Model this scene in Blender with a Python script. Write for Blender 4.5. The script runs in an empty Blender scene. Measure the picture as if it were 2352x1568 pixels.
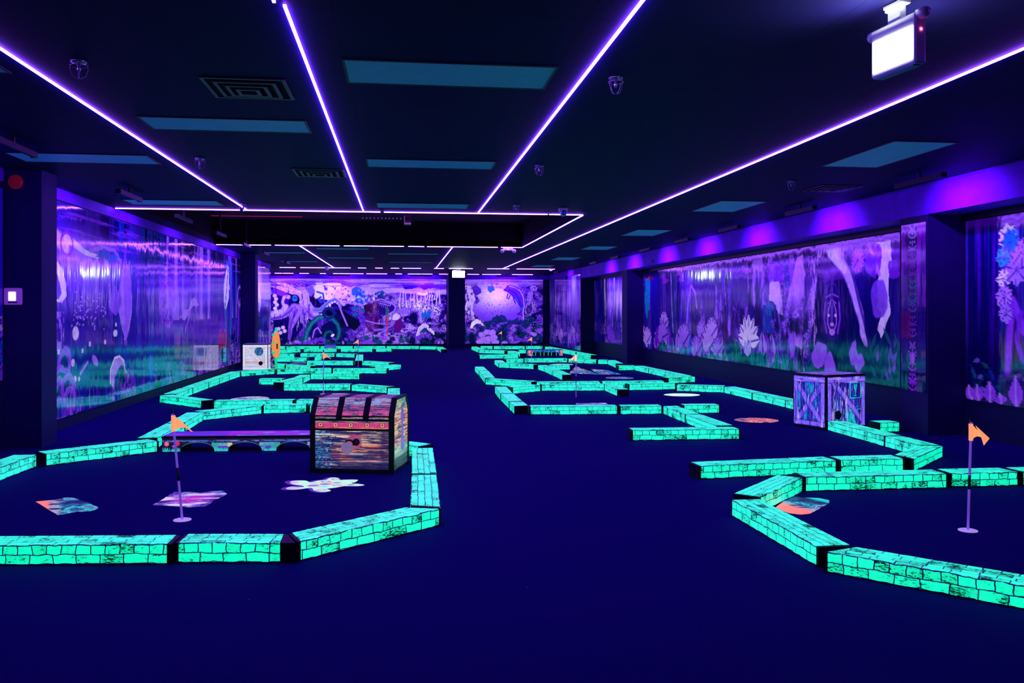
# A black-lit indoor mini golf room: brick-print borders, wall murals, LED lines on a dark ceiling.
# World: X to the right across the room, Y down the room, Z up, metres. Camera stands at the origin, 1.35 m up.
import bpy, math, random
import numpy as np
from mathutils import Vector, Matrix
S = bpy.context.scene
C = S.collection
PI = math.pi

# ---------------------------------------------------------------- camera
cd = bpy.data.cameras.new('camera'); cam = bpy.data.objects.new('camera', cd); C.objects.link(cam)
cd.sensor_width = 36.0; cd.sensor_fit = 'HORIZONTAL'; cd.lens = 36.0 * 2000 / 2352
cd.shift_y = -69 / 2352
cd.clip_start = .05; cd.clip_end = 200
cam.location = (0, 0, 1.35); cam.rotation_euler = (PI / 2, 0, -math.atan(253 / 2000))
S.camera = cam
S.view_settings.view_transform = 'Standard'; S.view_settings.look = 'None'
S.view_settings.exposure = 0.0; S.view_settings.gamma = 1.0; S.view_settings.use_curve_mapping = False
# ---------------------------------------------------------------- world (windowless room: almost nothing)
w = bpy.data.worlds.new('world'); S.world = w; w.use_nodes = True
w.node_tree.nodes['Background'].inputs[0].default_value = (.05, .0, .5, 1)
w.node_tree.nodes['Background'].inputs[1].default_value = .01
# light levels used by the lamp builders further down
LED_COL = (.26, .06, 1.0); LED_STR = 60.0
UV_COL = (.27, .02, 1.0); UV_W = 14.0
SIGN_STR = 14.0

# ---------------------------------------------------------------- helpers
def tag(o, label=None, cat=None, group=None, kind=None):
    if label: o['label'] = label
    if cat: o['category'] = cat
    if group: o['group'] = group
    if kind: o['kind'] = kind
    return o
def empty(name, loc=(0, 0, 0), rz=0, label=None, cat=None, group=None):
    o = bpy.data.objects.new(name, None); C.objects.link(o); o.location = loc; o.rotation_euler = (0, 0, rz)
    o.empty_display_size = .1
    return tag(o, label, cat, group)
class MB:
    def __init__(s): s.v = []; s.f = []; s.uv = None; s.mi = []; s.m = 0
    def add(s, vs, fs):
        n = len(s.v); s.v += [tuple(p) for p in vs]; s.f += [tuple(i + n for i in f) for f in fs]; s.mi += [s.m] * len(fs); return s
    def box(s, x0, x1, y0, y1, z0, z1):
        return s.add([(x0,y0,z0),(x1,y0,z0),(x1,y1,z0),(x0,y1,z0),(x0,y0,z1),(x1,y0,z1),(x1,y1,z1),(x0,y1,z1)],
                     [(0,3,2,1),(4,5,6,7),(0,1,5,4),(1,2,6,5),(2,3,7,6),(3,0,4,7)])
    def bbox(s, x0, x1, y0, y1, z0, z1, b=.004):
        # box with chamfered vertical and horizontal edges (octagon section in z, inset caps)
        P = lambda i, z: [(x0+i,y0,z),(x1-i,y0,z),(x1,y0+i,z),(x1,y1-i,z),(x1-i,y1,z),(x0+i,y1,z),(x0,y1-i,z),(x0,y0+i,z)]
        Q = lambda z: [(x0+b,y0+b,z),(x1-b,y0+b,z),(x1-b,y0+b,z),(x1-b,y1-b,z),(x1-b,y1-b,z),(x0+b,y1-b,z),(x0+b,y1-b,z),(x0+b,y0+b,z)]
        vs = Q(z0) + P(b, z0+b) + P(b, z1-b) + Q(z1)
        fs = [tuple(range(7,-1,-1)), tuple(range(24,32))]
        for r in range(3):
            for k in range(8):
                fs.append((r*8+k, r*8+(k+1)%8, r*8+8+(k+1)%8, r*8+8+k))
        return s.add(vs, fs)
    def prism(s, pts, z0, z1):
        n = len(pts)
        return s.add([(x,y,z0) for x,y in pts]+[(x,y,z1) for x,y in pts],
                     [tuple(range(n-1,-1,-1)), tuple(range(n,2*n))]+[(i,(i+1)%n,n+(i+1)%n,n+i) for i in range(n)])
    def xprism(s, prof, x0, x1):     # profile in (y,z) pushed along x
        n = len(prof)
        return s.add([(x0,y,z) for y,z in prof]+[(x1,y,z) for y,z in prof],
                     [tuple(range(n)), tuple(range(2*n-1,n-1,-1))]+[(i,n+i,n+(i+1)%n,(i+1)%n) for i in range(n)])
    def yprism(s, prof, y0, y1):     # profile in (x,z) pushed along y
        n = len(prof)
        return s.add([(x,y0,z) for x,z in prof]+[(x,y1,z) for x,z in prof],
                     [tuple(range(n-1,-1,-1)), tuple(range(n,2*n))]+[(i,(i+1)%n,n+(i+1)%n,n+i) for i in range(n)])
    def lathe(s, prof, c=(0,0,0), n=20, axis='z'):
        m = len(prof); vs = []
        for r, z in prof:
            for k in range(n):
                a = 2*PI*k/n; p = (r*math.cos(a), r*math.sin(a), z)
                if axis == 'x': p = (p[2], p[0], p[1])
                if axis == 'y': p = (p[0], p[2], p[1])
                vs.append((c[0]+p[0], c[1]+p[1], c[2]+p[2]))
        fs = [(i*n+k, i*n+(k+1)%n, (i+1)*n+(k+1)%n, (i+1)*n+k) for i in range(m-1) for k in range(n)]
        fs += [tuple(range(n-1,-1,-1)), tuple(range((m-1)*n, m*n))]
        return s.add(vs, fs)
    def tube(s, pts, r, n=8, closed=False):
        pts = [Vector(p) for p in pts]; m = len(pts); vs = []
        for i, p in enumerate(pts):
            a = pts[(i-1) % m] if (closed or i) else pts[i]; b = pts[(i+1) % m] if (closed or i < m-1) else pts[i]
            t = (b-a).normalized(); u = t.orthogonal().normalized() if abs(t.z) > .99 else t.cross(Vector((0,0,1))).normalized(); v = t.cross(u)
            rr = r[i] if isinstance(r, (list, tuple)) else r
            for k in range(n):
                q = p + u*rr*math.cos(2*PI*k/n) + v*rr*math.sin(2*PI*k/n); vs.append(tuple(q))
        fs = [(i*n+k, i*n+(k+1)%n, ((i+1)%m)*n+(k+1)%n, ((i+1)%m)*n+k) for i in range(m if closed else m-1) for k in range(n)]
        if not closed: fs += [tuple(range(n-1,-1,-1)), tuple(range((m-1)*n, m*n))]
        return s.add(vs, fs)
    def build(s, name, mat, parent=None, smooth=False, loc=None, rz=None):
        me = bpy.data.meshes.new(name); me.from_pydata(s.v, [], s.f)
        mats = mat if isinstance(mat, (list, tuple)) else [mat]
        for q in mats: me.materials.append(q)
        if len(mats) > 1: me.polygons.foreach_set('material_index', s.mi)
        if smooth: me.polygons.foreach_set('use_smooth', [True]*len(s.f))
        me.validate(); me.update()
        o = bpy.data.objects.new(name, me); C.objects.link(o)
        if parent: o.parent = parent
        if loc is not None: o.location = loc
        if rz is not None: o.rotation_euler = (0,0,rz)
        return o
def struct(o): o['kind'] = 'structure'; return o

# ---------------------------------------------------------------- materials
def newmat(name):
    m = bpy.data.materials.new(name); m.use_nodes = True; n = m.node_tree; return m, n.nodes, n.links, n.nodes['Principled BSDF']
def flat(name, col, rough=.6, emis=None, es=0, spec=.3, noise=0, nscale=20, metal=0, bump=0):
    m, N, K, P = newmat(name)
    P.inputs['Base Color'].default_value = (*col, 1); P.inputs['Roughness'].default_value = rough
    P.inputs['Specular IOR Level'].default_value = spec; P.inputs['Metallic'].default_value = metal
    if noise or bump:
        t = N.new('ShaderNodeTexCoord'); z = N.new('ShaderNodeTexNoise'); z.inputs['Scale'].default_value = nscale; z.inputs['Detail'].default_value = 4
        K.new(t.outputs['Object'], z.inputs['Vector'])
        if noise:
            r = N.new('ShaderNodeMapRange'); r.inputs[1].default_value = .3; r.inputs[2].default_value = .7
            r.inputs[3].default_value = 1-noise; r.inputs[4].default_value = 1+noise; K.new(z.outputs[0], r.inputs[0])
            x = N.new('ShaderNodeVectorMath'); x.operation = 'SCALE'; x.inputs[0].default_value = col; K.new(r.outputs[0], x.inputs['Scale']); K.new(x.outputs[0], P.inputs['Base Color'])
        if bump:
            b = N.new('ShaderNodeBump'); b.inputs['Strength'].default_value = bump; b.inputs['Distance'].default_value = .01; K.new(z.outputs[0], b.inputs['Height']); K.new(b.outputs[0], P.inputs['Normal'])
    if emis: P.inputs['Emission Color'].default_value = (*emis, 1); P.inputs['Emission Strength'].default_value = es
    return m
def artmat(name, fluo=0.0, rough=.5, spec=.4, gloss_bump=0, bcol=1.0):
    # printed sheet: colours come from the 'Col' attribute; fluo = how strongly its fluorescent inks glow under UV
    m, N, K, P = newmat(name)
    a = N.new('ShaderNodeAttribute'); a.attribute_name = 'Col'
    bs = N.new('ShaderNodeVectorMath'); bs.operation = 'SCALE'; bs.inputs['Scale'].default_value = bcol; K.new(a.outputs['Color'], bs.inputs[0]); K.new(bs.outputs[0], P.inputs['Base Color'])
    P.inputs['Roughness'].default_value = rough; P.inputs['Specular IOR Level'].default_value = spec
    if fluo: K.new(a.outputs['Color'], P.inputs['Emission Color']); P.inputs['Emission Strength'].default_value = fluo
    if gloss_bump:
        t = N.new('ShaderNodeTexCoord'); mp = N.new('ShaderNodeMapping'); mp.inputs['Scale'].default_value = (1.2, 1.2, .35)
        z = N.new('ShaderNodeTexNoise'); z.inputs['Scale'].default_value = 2.6; z.inputs['Detail'].default_value = 3
        b = N.new('ShaderNodeBump'); b.inputs['Strength'].default_value = gloss_bump; b.inputs['Distance'].default_value = .02
        K.new(t.outputs['Object'], mp.inputs['Vector']); K.new(mp.outputs[0], z.inputs['Vector']); K.new(z.outputs[0], b.inputs['Height']); K.new(b.outputs[0], P.inputs['Normal'])
    return m
def brickmat():
    # fluorescent brick print: flat pigment glow plus ordinary reflection; u in metres, v in brick rows
    m, N, K, P = newmat('brick_print')
    uv = N.new('ShaderNodeUVMap'); uv.uv_map = 'UVMap'
    oi = N.new('ShaderNodeObjectInfo')
    nz = N.new('ShaderNodeTexNoise'); nz.inputs['Scale'].default_value = 14; nz.inputs['Detail'].default_value = 3
    K.new(uv.outputs[0], nz.inputs['Vector'])
    s1 = N.new('ShaderNodeVectorMath'); s1.operation = 'SUBTRACT'; s1.inputs[1].default_value = (.5,.5,.5); K.new(nz.outputs['Color'], s1.inputs[0])
    s2 = N.new('ShaderNodeVectorMath'); s2.operation = 'SCALE'; s2.inputs['Scale'].default_value = .028; K.new(s1.outputs[0], s2.inputs[0])
    s3 = N.new('ShaderNodeVectorMath'); s3.operation = 'ADD'; K.new(uv.outputs[0], s3.inputs[0]); K.new(s2.outputs[0], s3.inputs[1])
    b = N.new('ShaderNodeTexBrick'); b.offset = .37; b.squash = .62; b.squash_frequency = 2
    b.inputs['Scale'].default_value = 1; b.inputs['Brick Width'].default_value = .124; b.inputs['Row Height'].default_value = .055
    b.inputs['Mortar Size'].default_value = .0036; b.inputs['Mortar Smooth'].default_value = .25; b.inputs['Bias'].default_value = -.2
    b.inputs['Color1'].default_value = (0,1,.50,1); b.inputs['Color2'].default_value = (0,.86,.37,1); b.inputs['Mortar'].default_value = (.0,.01,.03,1)
    K.new(s3.outputs[0], b.inputs['Vector'])
    # cracks and chips printed on the bricks
    mp = N.new('ShaderNodeMapping'); mp.inputs['Scale'].default_value = (1, 2.2, 1); K.new(uv.outputs[0], mp.inputs['Vector'])
    c1 = N.new('ShaderNodeTexNoise'); c1.inputs['Scale'].default_value = 42; c1.inputs['Detail'].default_value = 6; c1.inputs['Roughness'].default_value = .75; K.new(mp.outputs[0], c1.inputs['Vector'])
    b2 = N.new('ShaderNodeTexBrick'); b2.offset = .37; b2.squash = .62; b2.squash_frequency = 2
    for nm_, vv_ in (('Scale',1),('Brick Width',.124),('Row Height',.055),('Mortar Size',.001),('Bias',0)): b2.inputs[nm_].default_value = vv_
    b2.inputs['Color1'].default_value = (0,0,0,1); b2.inputs['Color2'].default_value = (1,1,1,1); b2.inputs['Mortar'].default_value = (.5,.5,.5,1); K.new(s3.outputs[0], b2.inputs['Vector'])
    c2 = N.new('ShaderNodeTexNoise'); c2.inputs['Scale'].default_value = 9; c2.inputs['Detail'].default_value = 1; K.new(uv.outputs[0], c2.inputs['Vector'])
    ad = N.new('ShaderNodeMath'); ad.operation = 'MULTIPLY_ADD'; ad.inputs[1].default_value = .45; K.new(c2.outputs[0], ad.inputs[0])
    ae = N.new('ShaderNodeMath'); ae.operation = 'MULTIPLY_ADD'; ae.inputs[1].default_value = .17; K.new(b2.outputs['Color'], ae.inputs[0]); K.new(c1.outputs[0], ae.inputs[2]); K.new(ae.outputs[0], ad.inputs[2])
    rp = N.new('ShaderNodeMapRange'); rp.inputs[1].default_value = .868; rp.inputs[2].default_value = .95; rp.inputs[3].default_value = 1; rp.inputs[4].default_value = .03; K.new(ad.outputs[0], rp.inputs[0])
    mx = N.new('ShaderNodeVectorMath'); mx.operation = 'SCALE'; K.new(b.outputs['Color'], mx.inputs[0]); K.new(rp.outputs[0], mx.inputs['Scale'])
    K.new(mx.outputs[0], P.inputs['Emission Color']); P.inputs['Emission Strength'].default_value = 1.05
    # plain reflection: pale bricks, violet joints
    d = N.new('ShaderNodeMix'); d.data_type = 'RGBA'; K.new(b.outputs['Fac'], d.inputs['Factor'])
    d.inputs['A'].default_value = (.45,.62,.95,1); d.inputs['B'].default_value = (.26,.07,.60,1)
    m2 = N.new('ShaderNodeVectorMath'); m2.operation = 'SCALE'; K.new(d.outputs['Result'], m2.inputs[0]); K.new(rp.outputs[0], m2.inputs['Scale'])
    K.new(m2.outputs[0], P.inputs['Base Color']); P.inputs['Roughness'].default_value = .42; P.inputs['Specular IOR Level'].default_value = .25
    return m
def ceilmat():
    m, N, K, P = newmat('ceiling_tiles')
    t = N.new('ShaderNodeTexCoord'); b = N.new('ShaderNodeTexBrick'); b.offset = 0; b.inputs['Scale'].default_value = 1
    b.inputs['Brick Width'].default_value = 1.2; b.inputs['Row Height'].default_value = .6; b.inputs['Mortar Size'].default_value = .004
    b.inputs['Color1'].default_value = (.008,.005,.085,1); b.inputs['Color2'].default_value = (.007,.0045,.078,1); b.inputs['Mortar'].default_value = (.003,.003,.03,1)
    mp = N.new('ShaderNodeMapping'); mp.inputs['Location'].default_value = (.32, .1, 0); K.new(t.outputs['Object'], mp.inputs[0]); K.new(mp.outputs[0], b.inputs['Vector'])
    K.new(b.outputs['Color'], P.inputs['Base Color'])
    z = N.new('ShaderNodeTexNoise'); z.inputs['Scale'].default_value = 60; z.inputs['Detail'].default_value = 3; K.new(t.outputs['Object'], z.inputs['Vector'])
    bp = N.new('ShaderNodeBump'); bp.inputs['Strength'].default_value = .15; bp.inputs['Distance'].default_value = .005; K.new(z.outputs[0], bp.inputs['Height']); K.new(bp.outputs[0], P.inputs['Normal'])
    P.inputs['Roughness'].default_value = .6; P.inputs['Specular IOR Level'].default_value = .05
    return m
def carpetmat():
    m, N, K, P = newmat('carpet')
    t = N.new('ShaderNodeTexCoord')
    z = N.new('ShaderNodeTexNoise'); z.inputs['Scale'].default_value = 1.1; z.inputs['Detail'].default_value = 3; K.new(t.outputs['Object'], z.inputs['Vector'])
    y = N.new('ShaderNodeTexNoise'); y.inputs['Scale'].default_value = 320; y.inputs['Detail'].default_value = 2; K.new(t.outputs['Object'], y.inputs['Vector'])
    a = N.new('ShaderNodeMix'); a.data_type = 'RGBA'; K.new(z.outputs[0], a.inputs['Factor'])
    a.inputs['A'].default_value = (.005,.0012,.20,1); a.inputs['B'].default_value = (.018,.0012,.20,1)
    r = N.new('ShaderNodeMapRange'); r.inputs[3].default_value = .75; r.inputs[4].default_value = 1.25; K.new(y.outputs[0], r.inputs[0])
    # tiny bits of bright lint on the pile
    v = N.new('ShaderNodeTexVoronoi'); v.inputs['Scale'].default_value = 2.2; v.inputs['Randomness'].default_value = 1; K.new(t.outputs['Object'], v.inputs['Vector'])
    lt = N.new('ShaderNodeMath'); lt.operation = 'LESS_THAN'; lt.inputs[1].default_value = .011; K.new(v.outputs['Distance'], lt.inputs[0])
    s = N.new('ShaderNodeVectorMath'); s.operation = 'SCALE'; K.new(a.outputs['Result'], s.inputs[0]); K.new(r.outputs[0], s.inputs['Scale'])
    l = N.new('ShaderNodeMix'); l.data_type = 'RGBA'; K.new(lt.outputs[0], l.inputs['Factor']); K.new(s.outputs[0], l.inputs['A']); l.inputs['B'].default_value = (.3,.25,.6,1)
    K.new(l.outputs['Result'], P.inputs['Base Color'])
    bp = N.new('ShaderNodeBump'); bp.inputs['Strength'].default_value = .4; bp.inputs['Distance'].default_value = .003; K.new(y.outputs[0], bp.inputs['Height']); K.new(bp.outputs[0], P.inputs['Normal'])
    P.inputs['Roughness'].default_value = .95; P.inputs['Specular IOR Level'].default_value = .05
    return m
M = dict(
    wall=flat('dark_wall_paint', (.012,.014,.080), .6, noise=.12, nscale=3, spec=.2),
    pillar=flat('pillar_paint', (.020,.004,.120), .6, spec=.2, noise=.1, nscale=3),
    fascia=flat('fascia_paint', (.20,.003,.80), .6, spec=.2, noise=.18, nscale=2.5),
    tray=flat('black_void_paint', (.012,.004,.012), .8, spec=.1),
    ceil=ceilmat(), carpet=carpetmat(), brick=brickmat(),
    black=flat('black_paint', (.006,.006,.014), .45, spec=.35, noise=.3, nscale=30),
    blackm=flat('black_metal', (.012,.012,.02), .4, spec=.5, noise=.2, nscale=40),
    led=flat('led_diffuser', (.5,.3,.8), .4, LED_COL, LED_STR),
    uvtube=flat('blacklight_tube', (.3,.1,.6), .3, UV_COL, 3.0),
    white=flat('white_plastic', (.72,.66,.85), .35, spec=.5, noise=.05, nscale=8),
    sign=flat('lit_sign_face', (.8,.9,.8), .4, (.80,1.0,.90), SIGN_STR),
    diffuser=flat('panel_diffuser', (.20,.92,.96), .5, spec=.3, noise=.04, nscale=5),
    red=flat('red_lens', (.5,.01,.03), .2, (1,.02,.15), .05),
    redlamp=flat('red_led', (.5,.02,.1), .3, (1,.05,.25), 14),
    screen=flat('lit_screen', (.8,.8,.9), .3, (.9,.9,1), 2.2),
    pole=flat('flag_pole_white', (.40,.30,.75), .35, (.26,.08,.85), .42, spec=.4, noise=.06, nscale=25),
    orange=flat('fluo_orange', (.9,.35,.15), .6, (1.0,.34,.14), .95, noise=.05, nscale=40),
    pale_orange=flat('fluo_pale_orange', (.8,.6,.45), .6, (1.0,.66,.42), .95, noise=.05, nscale=40),
    ink=flat('flag_ink', (.6,.05,.03), .6, (.85,.06,.04), .8),
    clear=flat('clear_plastic', (.25,.12,.35), .1, spec=.6),
    metal=flat('brushed_metal', (.35,.35,.5), .3, metal=1, noise=.1, nscale=30),
    green=flat('fluo_green', (.1,.8,.4), .5, (0,.8,.35), .7, noise=.1, nscale=20),
    mural=artmat('vinyl_mural', fluo=.36, rough=.085, spec=.8, gloss_bump=.35, bcol=.62),
    mural_flat=artmat('matt_mural', fluo=.72, rough=.30, spec=.3, bcol=.8),
    sticker=artmat('floor_sticker', fluo=1.0, rough=.5, spec=.2, bcol=.30),
    prop=artmat('printed_board', fluo=.80, rough=.4, spec=.3, bcol=.35),
    crate=artmat('printed_crate_board', fluo=.85, rough=.45, bcol=.6, spec=.3),
    redline=flat('red_led_line', (.3,.0,.02), .4, (1,.03,.12), .25),
    dots=flat('white_led_dots', (.3,.3,.4), .4, (.5,.4,1), .5),
)

# ---------------------------------------------------------------- printed artwork painter (numpy -> vertex colours on a fine flat mesh)
class Art:
    def __init__(s, a0, a1, b0, b1, nx, ny, base, geo=None, seed=1):
        t = np.linspace(0, 1, nx)
        if geo: # columns spaced finer towards the end nearest the room's entrance
            q0, q1 = 1/(a0+geo), 1/(a1+geo); s.a = 1/(q0+(q1-q0)*t) - geo
        else: s.a = a0+(a1-a0)*t
        s.b = np.linspace(b0, b1, ny); s.nx, s.ny = nx, ny
        s.A, s.B = np.meshgrid(s.a, s.b); s.img = np.empty((ny, nx, 3)); s.img[:] = base
        s.a0, s.a1, s.b0, s.b1 = a0, a1, b0, b1; s.keep = None
        s.wa = (s.fbm(.35,.35,seed+900,3)-.5); s.wb = (s.fbm(.35,.35,seed+901,3)-.5)
    def fbm(s, sa, sb, seed, octv=4, A=None, B=None):
        A = s.A if A is None else A; B = s.B if B is None else B
        r = np.random.RandomState(seed); out = np.zeros(A.shape); amp = .5; tot = 0
        for o in range(octv):
            k = 2**o; x = A/sa*k+17.3*o+1000; y = B/sb*k+9.1*o+1000; xi = np.floor(x).astype(int); yi = np.floor(y).astype(int)
            fx = x-xi; fy = y-yi; fx = fx*fx*(3-2*fx); fy = fy*fy*(3-2*fy); T = r.rand(256,256); xi %= 256; yi %= 256; x1 = (xi+1)%256; y1 = (yi+1)%256
            out += amp*((T[yi,xi]*(1-fx)+T[yi,x1]*fx)*(1-fy)+(T[y1,xi]*(1-fx)+T[y1,x1]*fx)*fy); tot += amp; amp *= .55
        return out/tot
    def mix(s, m, col, al=1.0):
        m = np.clip(m*al, 0, 1)[..., None]; s.img = s.img*(1-m)+np.asarray(col)*m
    def _put(s, sl, m, col, al):
        m = np.clip(m*al, 0, 1)[..., None]; s.img[sl] = s.img[sl]*(1-m)+np.asarray(col)*m
    def _sl(s, x0, x1, y0, y1):
        i0, i1 = np.searchsorted(s.a, [x0, x1]); j0, j1 = np.searchsorted(s.b, [y0, y1])
        return (slice(max(j0-1,0), j1+1), slice(max(i0-1,0), i1+1))
    def pmask(s, pts, A, B):
        m = np.zeros(A.shape, bool); n = len(pts)
        for i in range(n):
            x0, y0 = pts[i]; x1, y1 = pts[(i+1) % n]
            if y0 == y1: continue
            c = ((B < y0) != (B < y1)) & (A < (x1-x0)*(B-y0)/(y1-y0)+x0); m ^= c
        return m
    def poly(s, pts, col, al=1.0, warp=0):
        xs = [p[0] for p in pts]; ys = [p[1] for p in pts]; sl = s._sl(min(xs)-warp, max(xs)+warp, min(ys)-warp, max(ys)+warp)
        A = s.A[sl]+s.wa[sl]*warp*2; B = s.B[sl]+s.wb[sl]*warp*2; s._put(sl, s.pmask(pts, A, B).astype(float), col, al)
    def ell(s, c, r, col, al=1.0, rot=0, ring=None, warp=0, soft=.12):
        R = max(r)+warp; sl = s._sl(c[0]-R, c[0]+R, c[1]-R, c[1]+R)
        dx = s.A[sl]+s.wa[sl]*warp*2-c[0]; dy = s.B[sl]+s.wb[sl]*warp*2-c[1]; ca, sa = math.cos(rot), math.sin(rot)
        d = np.sqrt(((dx*ca+dy*sa)/r[0])**2+((-dx*sa+dy*ca)/r[1])**2)
        m = np.clip((1-d)/soft, 0, 1)
        if ring: m = m*np.clip((d-(1-ring))/soft, 0, 1)
        s._put(sl, m, col, al)
    def line(s, pts, w, col, al=1.0, warp=0, w1=None):
        n = len(pts)-1; w1 = w if w1 is None else w1
        xs = [p[0] for p in pts]; ys = [p[1] for p in pts]; R = max(w, w1)+warp; sl = s._sl(min(xs)-R, max(xs)+R, min(ys)-R, max(ys)+R)
        A = s.A[sl]+s.wa[sl]*warp*2; B = s.B[sl]+s.wb[sl]*warp*2; best = np.full(A.shape, -1.0)
        for i in range(n):
            (x0,y0),(x1,y1) = pts[i], pts[i+1]; L = (x1-x0)**2+(y1-y0)**2+1e-9
            t = np.clip(((A-x0)*(x1-x0)+(B-y0)*(y1-y0))/L, 0, 1); d = np.hypot(A-x0-t*(x1-x0), B-y0-t*(y1-y0))
            ww = w+(w1-w)*(i+t)/n; best = np.maximum(best, 1-d/ww)
        s._put(sl, np.clip(best*2.5, 0, 1), col, al)
    def leaf(s, p, q, w, col, rib=None, al=1.0):
        (x0,y0),(x1,y1) = p, q; dx, dy = x1-x0, y1-y0; L = math.hypot(dx,dy); nx_, ny_ = -dy/L*w, dx/L*w
        prof = [(0,0),(.15,.55),(.35,1),(.55,.95),(.8,.5),(1,0)]
        pts = [(x0+dx*t+nx_*k, y0+dy*t+ny_*k) for t,k in prof]+[(x0+dx*t-nx_*k, y0+dy*t-ny_*k) for t,k in prof[-2:0:-1]]
        s.poly(pts, col, al)
        if rib is not None: s.line([p, q], w*.18, rib, .9)
    def flower(s, c, r, n, col, rib=(.12,.03,.35), w=.36, a0=0, spread=2*PI):
        for k in range(n):
            a = a0+spread*k/max(1,(n if spread > 6 else n-1)); s.leaf(c, (c[0]+r*math.cos(a), c[1]+r*math.sin(a)), r*w, col, rib)
    def clutter(s, m, sc, cols, seed, lines=.05):
        n = s.fbm(sc, sc*1.1, seed, 5)+.12*(s.fbm(sc*.22, sc*.22, seed+3, 3)-.5); k = len(cols); lo, hi = .28, .74
        t = np.clip((n-lo)/(hi-lo), 0, .999)*k
        for i, c in enumerate(cols): s.mix(m*((t >= i) & (t < i+1)), c)
        fr = np.abs((t*1.0) % 1.0-.5); s.mix(m*(fr > .5-lines*3), (.02,.01,.12), .8)
        rd = np.abs(s.fbm(sc*.5, sc*.5, seed+7, 4)-.5); s.mix(m*(rd < lines*.35), (.02,.01,.14), .85)
    def streaks(s, m, sa, sb, seed, col, lo=.55, hi=.7, al=1.0):
        n = s.fbm(sa, sb, seed, 5); s.mix(m*np.clip((n-lo)/(hi-lo), 0, 1), col, al)
    def grain(s, k=.25, sc=.05, seed=77):
        s.img *= (1-k+2*k*s.fbm(sc, sc, seed, 3))[..., None]
    def mesh(s, name, mat, place, parent=None, keep=None):
        # place(A,B) -> x,y,z arrays ; keep: boolean field of kept cells
        x, y, z = place(s.A, s.B); n = s.nx*s.ny
        co = np.stack([np.broadcast_to(q, s.A.shape).ravel() for q in (x,y,z)], 1).astype(np.float32)
        i, j = np.meshgrid(np.arange(s.nx-1), np.arange(s.ny-1)); v0 = (j*s.nx+i)
        if keep is not None:
            kc = keep[:-1,:-1] & keep[1:,1:] & keep[1:,:-1] & keep[:-1,1:]; v0 = v0[kc]
        v0 = v0.ravel(); F = np.stack([v0, v0+1, v0+s.nx+1, v0+s.nx], 1)
        used = np.zeros(n, bool); used[F.ravel()] = True; remap = np.cumsum(used)-1; F = remap[F]; co = co[used]; col = np.clip(s.img, 0, 1).reshape(-1,3)[used]
        if mat in (M['mural'], M['mural_flat'], M['crate']): col = col**np.array([1.45,1.75,1.2])
        me = bpy.data.meshes.new(name); nv, nf = len(co), len(F)
        me.vertices.add(nv); me.vertices.foreach_set('co', co.ravel()); me.loops.add(nf*4); me.loops.foreach_set('vertex_index', F.ravel().astype(np.int32))
        me.polygons.add(nf); me.polygons.foreach_set('loop_start', np.arange(0, nf*4, 4, dtype=np.int32))
        me.update(calc_edges=True)
        ca = me.color_attributes.new('Col', 'FLOAT_COLOR', 'POINT'); ca.data.foreach_set('color', np.concatenate([col, np.ones((nv,1))], 1).astype(np.float32).ravel())
        me.materials.append(mat); o = bpy.data.objects.new(name, me); C.objects.link(o)
        if parent: o.parent = parent
        return o

# ---------------------------------------------------------------- the room
ZC = 2.75; XL = -3.88; XR = 5.68; XW = 6.12; YB = 33.3; YF = -4.0
struct(MB().box(-5.6, 6.8, YF-.2, YB+.3, -.2, 0).build('floor', M['carpet']))
m = MB()   # ceiling slab with the raised black tray left open between y=12.33 and 18.8
TX0, TX1, TY0, TY1 = XL, 2.59, 12.36, 18.78
m.box(-5.6, 6.8, YF-.2, TY0, ZC, ZC+.12); m.box(-5.6, 6.8, TY1, YB+.3, ZC, ZC+.12)
m.box(-5.6, TX0-.01, TY0, TY1, ZC, ZC+.12); m.box(TX1, 6.8, TY0, TY1, ZC, ZC+.12)
struct(m.build('ceiling', M['ceil']))
m = MB(); zt = 3.25
m.box(TX0-.2, TX1+.2, TY0-.2, TY1+.2, zt, zt+.1); m.box(TX0-.2, TX1+.2, TY0-.06, TY0, ZC+.12, zt); m.box(TX0-.2, TX1+.2, TY1, TY1+.06, ZC+.12, zt)
m.box(TX0-.2, TX0-.01, TY0, TY1, ZC+.12, zt); m.box(TX1, TX1+.06, TY0, TY1, ZC+.12, zt)
m.box(TX0, TX1, TY1, TY1+.004, ZC, ZC+.12)
struct(m.build('ceiling_recess', M['tray']))
struct(MB().box(XL-.2, XL, YF, 26.6, 0, ZC).box(-5.1, XL, 26.6, 26.7, 0, ZC).build('wall_left', M['wall']))
struct(MB().box(-5.2, -5.0, 26.7, YB, 0, ZC).build('wall_left_far', M['wall']))
struct(MB().box(-5.2, 6.4, YB, YB+.2, 0, ZC).build('wall_back', M['wall']))
struct(MB().box(XW, XW+.2, YF, 27.3, 0, ZC).box(XR, XW+.2, 27.3, YB, 0, ZC).build('wall_right', M['wall']))
struct(MB().box(-5.2, 6.4, YF-.1, YF, 0, ZC).build('wall_front', M['wall']))
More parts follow.
